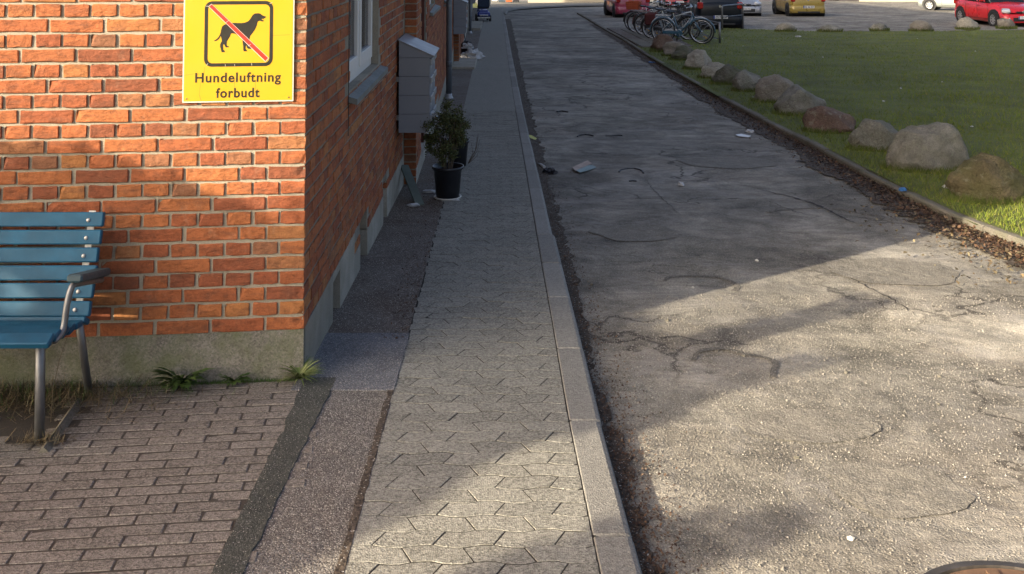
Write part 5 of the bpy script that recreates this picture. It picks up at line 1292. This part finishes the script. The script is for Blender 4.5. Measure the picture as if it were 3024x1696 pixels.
    for q in (-.2, -.06, .08, .2): m.tube([(q, -.06, .74), (q, .06, .74)], .005, 5)
    for q in (-.06, .06): m.tube([(-.12, q, .74), (0, q, r)], .005, 5)
    m.build('carrier', frame_mat, t)
    m = MB(); m.tube([(.44, .06, .27), (.34, .14, .02)], .009, 5); m.build('kickstand', M['rubber'], t)
    if 'basket_rear' in opts or 'basket_front' in opts or 'crate' in opts:
        c = (.0, 0, .76) if 'basket_rear' in opts or 'crate' in opts else (.98, 0, .80); mt = M['orange_crate'] if 'crate' in opts else M['trim_black']; w_, d_, h_ = (.40, .30, .24)
        m = MB()
        for i in range(5):
            z = c[2] + h_ * i / 4; k = 1 + .1 * i / 4; m.tube([(c[0] - w_ / 2 * k, -d_ / 2 * k, z), (c[0] + w_ / 2 * k, -d_ / 2 * k, z), (c[0] + w_ / 2 * k, d_ / 2 * k, z), (c[0] - w_ / 2 * k, d_ / 2 * k, z)], .012 if 'crate' in opts else .006, 4, closed=True)
        for i in range(8):
            x = c[0] - w_ / 2 + w_ * i / 7
            for s in (-1, 1): m.tube([(x, s * d_ / 2, c[2]), (c[0] + (x - c[0]) * 1.1, s * d_ / 2 * 1.1, c[2] + h_)], .010 if 'crate' in opts else .004, 4)
        for i in range(6):
            y = -d_ / 2 + d_ * i / 5
            for s in (-1, 1): m.tube([(c[0] + s * w_ / 2, y, c[2]), (c[0] + s * w_ / 2 * 1.1, y * 1.1, c[2] + h_)], .010 if 'crate' in opts else .004, 4)
        m.box((c[0], 0, c[2]), (w_, d_, .012))
        if 'crate' in opts:
            for s in (-1, 1): m.box((c[0], s * d_ / 2 * 1.03, c[2] + h_ * .5), (w_, .008, h_ * .9)); m.box((c[0] + s * w_ / 2 * 1.03, 0, c[2] + h_ * .5), (.008, d_, h_ * .9))
        m.build('crate' if 'crate' in opts else 'basket', mt, t)
    if 'bag' in opts:
        m = MB(); m.box((-.03, .12, .60), (.36, .12, .34), ch=.04); m.box((-.03, -.12, .60), (.36, .12, .34), ch=.04); m.build('pannier', M['maroon'], t)
    return t
M['gold_refl'] = plain('amber_reflector', (.65, .35, .02), .3); M['orange_crate'] = plain('orange_plastic', (.46, .09, .03), .5); M['maroon'] = plain('maroon_canvas', (.085, .018, .018), .85)
bb1 = paint('steel_blue_paint', (.035, .10, .15)); bwh = paint('white_bike_paint', (.5, .52, .52)); bbk = paint('black_bike_paint', (.012, .012, .014)); bgr = paint('dark_red_bike_paint', (.09, .02, .02)); bsl = paint('grey_bike_paint', (.12, .13, .14))
r0 = G(1959, 126.5); f0 = G(2075, 131)
bang = math.atan2(f0.y - r0.y, f0.x - r0.x)
specs = [('steel blue step through bicycle nearest the boulders', bb1, ('step',), 0, 0), ('white framed bicycle right behind the steel blue one', bwh, ('bag0', ), .12, .75),
         ('black bicycle with maroon panniers in the middle of the rack', bbk, ('bag', 'basket_front'), -.05, 1.5), ('grey bicycle with a black front basket behind the panniers', bsl, ('basket_front', 'step'), .05, 2.2),
         ('black step through bicycle with bare carrier', bbk, ('step',), -.08, 2.9), ('dark red bicycle near the far end of the rack', bgr, (), -.02, 3.6), ('black bicycle with grey rims next to the orange crate', bsl, (), -.12, 4.3), ('black bicycle with an orange crate at the far end of the rack', bbk, ('crate',), -.10, 5.2)]
for i, (lb, mt, op, dx, dy) in enumerate(specs):
    y = r0.y + dy * 1.08; make_bike(lb, (r0.x + dx, y, zg(y) - .01), bang * .6 + rng.uniform(-.05, .05) - (.06 if i else 0), mt, op, seed=i * 7, lean=rng.uniform(.02, .10), rim='chrome' if i % 2 == 0 else 'wheel_silver')
# rack
pr = G(2125.5, 127); t = thing('bicycle_rack', 'galvanised steel bicycle rack rail behind the bicycles', 'bicycle rack', pr)
m = MB(); m.tube([(0, 0, -.05), (0, 0, .57)], .030, 10); m.build('post', M['steel'], t, smooth=True)
m = MB(); m.tube([(-.0, 6.2, -.2), (0, 6.2, .42)], .030, 10); m.build('post', M['steel'], t, smooth=True)
m = MB(); m.tube([(0, 0, .54), (0, 6.2, .38)], .020, 8); m.build('rail', M['steel'], t, smooth=True)
m = MB(); m.tube([(0, 0, .10), (0, 6.2, -.06)], .014, 8); m.build('lower_rail', M['steel'], t, smooth=True)
for i in range(9):
    y = .35 + i * .7; m = MB(); z = -.028 * y
    for s in (-.03, .03): m.tube([(0, y + s, .50 + z), (-.30, y + s, .44 + z), (-.42, y + s, .28 + z), (-.42, y + s, .10 + z), (0, y + s, .10 + z)], .008, 5)
    m.build('wheel_holder', M['steel'], t)
a = G(2133, 87); c = G(2194, 82); t = thing('steel_hoop', 'inverted U shaped steel hoop stand in front of the black car', 'bicycle stand', a)
d = c - a; H = .80; m = MB(); pts = [Vector((0, 0, -.05)), Vector((0, 0, H - .1))]
for i in range(5): q = R(90 * i / 4); pts.append(Vector((0, 0, H - .1)) + d.normalized() * (.1 - .1 * math.cos(q)) + Vector((0, 0, .1 * math.sin(q))))
for i in range(5): q = R(90 * i / 4); pts.append(d + Vector((0, 0, H - .1 - d.z)) - d.normalized() * (.1 - .1 * math.sin(q)) + Vector((0, 0, .1 * math.cos(q))))
pts.append(d + Vector((0, 0, -.05))); m.tube(pts, .030, 10); m.build('hoop', M['steel'], t, smooth=True)
m = MB(); m.tube([(0, 0, .42), d + Vector((0, 0, .42 - d.z))], .018, 8); m.build('cross_rail', M['steel'], t, smooth=True)

# ---------------------------------------------------------------- far things at the top of the frame
def wall_far(name, pa, pb_, h, mat, label, cat='wall'):
    a, c = G(*pa), G(*pb_); m = MB(); d = (c - a); n = Vector((-d.y, d.x, 0)).normalized() * .3
    V = [a + Vector((0, 0, -.3)), c + Vector((0, 0, -.3)), c + n + Vector((0, 0, -.3)), a + n + Vector((0, 0, -.3))]; V += [v + Vector((0, 0, h + .3)) for v in V]
    m.add(V, [(0, 1, 2, 3), (4, 5, 6, 7), (0, 1, 5, 4), (1, 2, 6, 5), (2, 3, 7, 6), (3, 0, 4, 7)]); tag(m.build(name, mat), label, cat)
wall_far('garden_wall', (1560, 7.5), (1800, 7), 1.1, M['beige'], 'low beige wall across the far end of the street')
wall_far('garden_wall', (2540, 2.0), (2760, 2.5), 1.4, M['beige'], 'pale sunlit wall beyond the car park')
def bin_(px, py, col, label, w_=.5, h=.95):
    c = G(px, py); t = thing('wheelie_bin', label, 'bin', c, 0, 'bins at the far end of the street'); m = MB(); s = w_ / 2
    m.add([(-s * .8, -s * .8, .05), (s * .8, -s * .8, .05), (s * .8, s * .8, .05), (-s * .8, s * .8, .05), (-s, -s, h), (s, -s, h), (s, s, h), (-s, s, h)], [(3, 2, 1, 0), (4, 5, 6, 7), (0, 1, 5, 4), (1, 2, 6, 5), (2, 3, 7, 6), (3, 0, 4, 7)]); m.build('body', plain('bin_' + label[:4], col, .5), t)
    m = MB(); m.box((0, 0, h + .03), (w_ * 1.06, w_ * 1.1, .05), ch=.015); m.build('lid', M['trim_black'], t)
    wheel_set(t, [(-s * .7, s * .8, .09), (s * .7, s * .8, .09)], .09, .05, spokes=3)
bin_(1461, 6, (.4, .4, .4), 'pale grey bin at the far end of the street'); bin_(1482, 7, (.05, .08, .11), 'blue grey bin beside the orange one'); bin_(1503, 7.5, (.42, .10, .03), 'orange bin at the far end of the street'); bin_(1524, 7.5, (.02, .02, .025), 'black bin at the foot of the beige wall')

# ---------------------------------------------------------------- litter and marks on the road
def gr(px, py, dz=0.0): return G(px, py, ROAD_DZ) + Vector((0, 0, dz))
def flat_paper(name, pts, mat, label, cat, dz=.012, curl=.012, seed=0):
    r = random.Random(seed); q = [gr(*p_) for p_ in pts]; m = MB(); c = sum(q, Vector()) / len(q); n = len(q)
    V = [Vector((p_.x, p_.y, p_.z + dz + r.uniform(0, curl))) for p_ in q] + [c + Vector((0, 0, dz))]; V2 = [v - Vector((0, 0, .002)) for v in V]
    m.add(V + V2, [(i, (i + 1) % n, n) for i in range(n)] + [((i + 1) % n + n + 1, i + n + 1, 2 * n + 1) for i in range(n)] + [(i, i + n + 1, (i + 1) % n + n + 1, (i + 1) % n) for i in range(n)])
    return tag(m.build(name, mat, fix=False), label, cat)
flat_paper('torn_card', [(1690, 503), (1735, 482), (1748, 490), (1700, 512)], M['pink_paper'], 'torn pinkish card lying on the road', 'litter', .02)
flat_paper('torn_card', [(1702, 511), (1730, 495), (1752, 494), (1762, 500), (1735, 510), (1712, 515)], M['blue_paper'], 'pale blue torn card beside the pinkish one', 'litter', .014)
crumpled('white_tissue', gr(2011, 548), (.028, .03, .03), 'paper', 'small white tissue alone in the middle of the road', 'litter', 2, .8)
crumpled('white_tissue', gr(2214, 391), (.05, .05, .045), 'paper', 'white tissue near the leaf litter at the right of the road', 'litter', 3, .6)
flat_paper('flat_wrapper', [(2172, 402), (2190, 400), (2218, 405), (2210, 409), (2180, 406)], M['white_frame'], 'flattened pale wrapper just before the white tissue', 'litter', .01)
flat_paper('yellow_wrapper', [(1559, 404), (1570, 405), (1586, 413), (1580, 417), (1566, 412)], M['yellow_leaf'], 'yellow wrapper in the gutter by the kerb', 'litter', .012)
c = gr(1623, 514); crumpled('black_bag', c, (.062, .05, .05), 'black_plastic', 'black knotted bag lying in the gutter', 'bag', 7, .9, 3)
b = MB(); b.tube([gr(1608, 500, .02), gr(1597, 495, .03), gr(1590, 488, .015)], [.016, .012, .006], 6); tag(b.build('white_glove_end', M['paper']), 'white strip sticking out beside the black bag', 'litter')
def strip(pxs, rad, label, lift=.006):
    m = MB(); m.tube([gr(a, c, lift) for a, c in pxs], rad, 6); tag(m.build('rubber_strip', M['rubber']), label, 'rubber strip')
strip([(1828, 511), (1832, 505), (1850, 501), (1872, 500), (1890, 504), (1897, 508), (1900, 514)], .010, 'bent black rubber strip right of the torn cards')
strip([(1705, 405), (1710, 401), (1728, 399), (1745, 401), (1752, 403)], .008, 'curved black rubber strip farther up the road')
strip([(1788, 403), (1805, 403), (1825, 401), (1838, 402)], .006, 'thin straight black strip on the road')
strip([(1645, 332), (1658, 330), (1668, 331), (1676, 333)], .013, 'short thick black lump far up the road')
strip([(1858, 537), (1868, 536), (1880, 537)], .006, 'tiny black scrap below the bent rubber strip')
crumpled('blue_wrapper', gr(1925, 187), (.08, .06, .05), 'blue_wrap', 'blue wrapper at the road edge near the boulders', 'litter', 5, .5)
crumpled('blue_wrapper', G(2664, 563) + Vector((0, 0, .0)), (.035, .03, .03), 'blue_wrap', 'pale blue scrap on the edging below the large boulders', 'litter', 6, .6)
crumpled('white_scrap', G(2803, 555), (.05, .035, .035), 'paper', 'crumpled white paper on the grass left of the mossy boulder', 'litter', 8, .7)
crumpled('white_scrap', G(2970, 592), (.08, .03, .03), 'edging', 'pale flat stone scrap in the grass below the mossy boulder', 'litter', 9, .5)
crumpled('white_scrap', G(2224, 290), (.02, .045, .03), 'paper', 'slim white scrap in the grass at the pink grey boulder', 'litter', 10, .5)
crumpled('white_scrap', G(2357, 109), (.09, .09, .05), 'paper', 'white paper on the far lawn behind the boulders', 'litter', 11, .5)
crumpled('white_scrap', G(1268, 568), (.06, .03, .03), 'paper', 'white paper behind the near plant pot', 'litter', 14, .5)
crumpled('white_scrap', G(1223, 609), (.05, .03, .03), 'paper', 'white paper at the foot of the leaning board', 'litter', 15, .5)
crumpled('white_scrap', G(1345, 592), (.035, .015, .015), 'paper', 'tiny white scrap in front of the plant pot', 'litter', 16, .5)
r = random.Random(8)
for i, (px, py) in enumerate([(2134, 116), (2195, 137), (2709, 115), (2880, 152), (2972, 90), (2782, 243), (2430, 170), (2660, 262), (2610, 300), (2870, 375)]):
    crumpled('daisy_scrap', G(px, py), (.022, .022, .02), 'paper', 'tiny white speck of litter scattered on the lawn', 'litter', 40 + i, .6, 1)['group'] = 'white specks on the lawn'
for i in range(26):
    px, py = r.uniform(1600, 2900), r.uniform(560, 1650)
    if px < 1626 + (py - 657) * .26 + 60: continue
    o = crumpled('pebble', gr(px, py), (r.uniform(.006, .013),) * 3, 'sign_white' if i % 5 == 0 else 'edging', 'loose pebble on the near road', 'pebble', 60 + i, .8, 1); o['group'] = 'loose pebbles on the road'

M['road_patch'] = asphalt('patched_asphalt', (.095, .088, .074), (.16, .148, .122), (.225, .208, .17), agg=140, spots=.04, wear=(.22, .205, .175), wear_amt=.5, big=2.2, bd=.005)
M['hollow'] = asphalt('hollow_asphalt', (.07, .065, .056), (.125, .116, .10), (.19, .176, .148), agg=140, spots=.03, wear=(.10, .09, .075), wear_amt=.5, big=3)
def road_z(x, y, n=.004): return zg(y) + ROAD_DZ + .012 * fbm(x * .7, y * .7) + n
def patch(px, py, rx, ry, seed, mat, ring=None):
    c = gr(px, py); m = MB(); n = 40; V = []; k0 = ring or 0.0
    for kk in ((1.0, .7, .35, .02) if not ring else (1.0, ring)):
        for i in range(n):
            a = 2 * math.pi * i / n; q = kk * (1 + .22 * mnoise.noise(Vector((math.cos(a) * 1.5, math.sin(a) * 1.5, seed))) + .06 * mnoise.noise(Vector((math.cos(a) * 7, math.sin(a) * 7, seed + (9 if kk < 1 else 0)))))
            if ring and kk == ring: q = min(q, kk * 1.25) + (.16 if math.sin(a + seed) < 0 else -.02) * (1 - ring) * 5 * .2
            x, y = c.x + rx * q * math.cos(a), c.y + ry * q * math.sin(a); V.append((x, y, road_z(x, y, .0045)))
    r_ = len(V) // n; Fc = [(j * n + i, j * n + (i + 1) % n, (j + 1) * n + (i + 1) % n, (j + 1) * n + i) for j in range(r_ - 1) for i in range(n) if not ring or (i + n // 9) % n < n * .52]
    if not ring: Fc.append(tuple((r_ - 1) * n + i for i in range(n)))
    m.add(V, Fc); return m.build('asphalt_patch', M[mat], bpy.data.objects['road'], fix=False)
patch(2065, 845, .26, .22, 1, 'hollow', .86); patch(2165, 1090, .22, .24, 2, 'hollow', .86); patch(1880, 690, .34, .25, 6, 'road_patch')
patch(2640, 800, .42, .30, 3, 'road_patch'); patch(2420, 640, .45, .30, 4, 'hollow', .90); patch(2380, 1260, .30, .16, 5, 'road_patch'); patch(2150, 480, .5, .4, 7, 'road_patch'); patch(2650, 1450, .26, .20, 8, 'road_patch')
def crack(pts, wd, seed, mat='crack'):
    r = random.Random(seed); q = [gr(*p_) for p_ in pts]; fine = []
    for a, c in zip(q, q[1:]):
        n = max(2, int((c - a).length / .035)); fine += [a.lerp(c, i / n) + Vector((r.uniform(-.012, .012), r.uniform(-.014, .014), 0)) for i in range(n)]
    fine.append(q[-1]); V = []
    for i, p_ in enumerate(fine):
        t_ = (fine[min(i + 1, len(fine) - 1)] - fine[max(0, i - 1)]).normalized(); s = Vector((-t_.y, t_.x, 0)) * wd * r.uniform(.2, 1.1) * math.sin(math.pi * (i + .6) / (len(fine) + .4))
        z = zg(p_.y) + ROAD_DZ + .012 * fbm(p_.x * .7, p_.y * .7) + .004; V += [(p_.x - s.x, p_.y - s.y, z), (p_.x + s.x, p_.y + s.y, z)]
    m = MB(); m.add(V, [(2 * i, 2 * i + 1, 2 * i + 3, 2 * i + 2) for i in range(len(fine) - 1)]); return m.build('crack', M[mat], bpy.data.objects['road'], fix=False)
crack([(2440, 790), (2510, 820), (2590, 860), (2660, 900), (2710, 935)], .008, 1)
crack([(1905, 530), (1940, 570), (1970, 600), (2010, 640)], .006, 2)
crack([(1900, 402), (2000, 399), (2100, 397), (2200, 396), (2280, 396)], .010, 3)
crack([(2240, 560), (2330, 580), (2420, 610), (2480, 640), (2530, 665)], .022, 4)
crack([(2260, 590), (2330, 620), (2390, 640)], .008, 5)
crack([(2100, 588), (2180, 585), (2225, 590)], .012, 6)

# manhole
mc = gr(2905, 1790); mc = Vector((mc.x, mc.y, 0)); top = gr(2880, 1668); mc.x = top.x + .02; R_ = .36; mc.y = top.y - R_; mc.z = zg(mc.y) + ROAD_DZ
t = thing('manhole_cover', 'round rusty manhole cover at the lower right of the road', 'manhole cover', mc); Mt = Matrix.Rotation(-.04, 4, 'X')
m = MB(); m.lathe([(R_, .0), (R_ - .005, .016), (R_ - .035, .018), (R_ - .038, .004)], 48, Mt); m.build('frame', M['iron'], t)
m = MB(); m.lathe([(R_ - .042, .004), (R_ - .045, .014), (R_ * .5, .015), (0, .015)], 48, Mt); m.build('lid', M['rust'], t)
m = MB()
for i in range(-5, 6):
    for j in range(-5, 6):
        x, y = i * .055, j * .055
        if x * x + y * y < (R_ - .08) ** 2: m.box((x, y, .017), (.035, .035, .008), M=Mt)
m.build('stud_pattern', M['rust'], t, kind='stuff')

# ---------------------------------------------------------------- trees behind the camera that throw the dappled shade
TE = math.tan(SUN_EL)
def sun_up(P, dist): return Vector((P.x - SX * dist, P.y - SY * dist, P.z + dist * TE))
def make_tree(name, label, clumps, leaf=.05, per=150, seed=0):
    """clumps: (centre, radius); trunk below their middle, a limb to each"""
    c = sum((q[0] for q in clumps), Vector()) / len(clumps); base = Vector((c.x, c.y, zg(max(c.y, -50))))
    t = thing(name, label, 'tree', base, 0, 'trees behind the viewpoint'); m = MB(); z1 = max(.6, min(q[0].z for q in clumps) - base.z - .3)
    m.tube([(0, 0, -.1), (.03, 0, z1 * .5), (0, .03, z1)], [.14, .11, .08], 8); m.build('trunk', M['bark'], t, smooth=True)
    m = MB()
    for q, r_ in clumps: e = q - base; m.tube([(0, .03, z1 - .05), Vector((e.x * .5, e.y * .5, (e.z + z1) * .5 + .05)), e], [.05, .03, .012], 5)
    m.build('limbs', M['bark'], t); g = np.random.default_rng(seed); V = []
    for q, r_ in clumps:
        n = int(per * (r_ / .4) ** 2); e = np.array(q - base)
        for _ in range(n):
            d = g.normal(size=3); d /= np.linalg.norm(d); p_ = e + d * r_ * g.random() ** .45; a = g.normal(size=3); a /= np.linalg.norm(a); b_ = np.cross(a, g.normal(size=3)); b_ /= np.linalg.norm(b_); s = leaf * g.uniform(.6, 1.3)
            V += [p_ - a * s, p_ + b_ * s * .55, p_ + a * s, p_ - b_ * s * .55]
    o = bpy.data.objects.new('crown', np_mesh('crown', np.array(V), 4, M['tree'])); link(o, t); return t
DIST = 6.5
g = random.Random(21)
# near mass that shades the paving, the plinth and the path
def shade_spot(px, py, rad, road=False, dist=DIST, dz=0.0):
    P = G(px, py, ROAD_DZ if road else 0) + Vector((0, 0, dz)); return (sun_up(P, dist + g.uniform(-.5, .5)), rad)
def fill(poly, step, rad, drop=0.0, road=False):
    """shade spots over a surveyed outline on the ground, spaced in metres"""
    W = [G(px, py, ROAD_DZ if road else 0) for px, py in poly]; xy = [(p_.x, p_.y) for p_ in W]; out = []
    x0, x1, y0, y1 = min(a for a, _ in xy), max(a for a, _ in xy), min(b_ for _, b_ in xy), max(b_ for _, b_ in xy); y = y0
    while y <= y1:
        x = x0
        while x <= x1:
            if inside(x, y, xy) and g.random() >= drop:
                P = Vector((x + g.uniform(-.3, .3) * step, y + g.uniform(-.3, .3) * step, 0)); P.z = zg(P.y) + (ROAD_DZ if road else 0)
                out.append((sun_up(P, DIST + g.uniform(-.5, .5)), rad * g.uniform(.8, 1.2)))
            x += step
        y += step
    return out
clA = fill([(-1500, 1125), (900, 1125), (1000, 1120), (1040, 1250), (1030, 1470), (960, 1560), (820, 1640), (720, 1900), (-1500, 1900)], .16, .13, .04)
make_tree('evergreen_tree', 'dense dark evergreen tree behind the viewpoint left', clA, per=520, seed=1, leaf=.045)
clB = fill([(1140, 850), (1650, 850), (1700, 1000), (1750, 1150), (1745, 1220), (1560, 1295), (1400, 1370), (1210, 1470), (1080, 1545), (960, 1600), (960, 1400), (1040, 1200), (1010, 1100)], .13, .11, .03)
make_tree('evergreen_tree', 'tall dense evergreen behind the viewpoint shading the sidewalk', clB, per=700, seed=8, leaf=.045)
cl = fill([(1650, 850), (1900, 930), (1910, 975), (1980, 1010), (2110, 985), (2200, 1010), (2230, 1060), (2150, 1130), (2080, 1200), (1940, 1225), (1850, 1290), (1790, 1320), (1745, 1200), (1690, 1000)], .12, .09, .12, True)
cl += fill([(2080, 975), (2340, 915), (2580, 872), (2620, 890), (2420, 960), (2150, 1010)], .11, .07, .25, True)
cl += fill([(2150, 1085), (2480, 1030), (2500, 1050), (2330, 1110), (2200, 1160)], .11, .06, .35, True)
make_tree('evergreen_tree', 'loose tree whose dappled shade falls on the near road', cl, per=700, seed=2, leaf=.035)
cl = fill([(1310, 1745), (1480, 1675), (1640, 1610), (1785, 1570), (1800, 1640), (1840, 1760), (1700, 1860), (1300, 1860)], .10, .075, .05)
cl += fill([(1890, 1550), (2100, 1545), (2330, 1538), (2420, 1540), (2280, 1585), (2080, 1660), (1960, 1740), (1900, 1700)], .09, .06, .08, True)
make_tree('evergreen_tree', 'small leafy tree whose shade crosses the foreground kerb', cl, per=1100, seed=3, leaf=.045)
# shade on the lower part of the front wall
cl = [(sun_up(on_front(px_, py_), 6.5 + g.uniform(-.4, .4)), .075) for px_ in range(-60, 900, 42) for py_ in (1000, 1035, 1070, 1100) if g.random() > .12]
cl += [(sun_up(on_front(px_ + g.uniform(-16, 16), py_), 6.5 + g.uniform(-.4, .4)), .055) for px_ in range(-40, 900, 44) for py_ in range(690, 1000, 42) if (px_ > 570 or py_ > 950) and g.random() < .06 + .5 * (py_ - 690) / 310 * (.45 + .55 * (mnoise.noise(Vector((px_ * .012, py_ * .02, 1))) > -.05))]
for px, py, r_ in [(880, 700, .05), (800, 760, .05), (850, 850, .06), (760, 860, .06), (680, 800, .05), (600, 790, .05), (700, 930, .07), (800, 960, .06), (640, 720, .04), (900, 800, .05), (880, 610, .03), (870, 1010, .07), (300, 1000, .1), (760, 1030, .06), (60, 720, .035), (150, 790, .03), (40, 850, .04), (120, 680, .03), (200, 870, .03)]:
    P = on_front(px, py); cl.append((sun_up(P, 6.5 + g.uniform(-.4, .4)), r_ + .035))
make_tree('evergreen_tree', 'low leafy branches whose shade dapples the brick wall', cl, per=200, seed=4, leaf=.04)
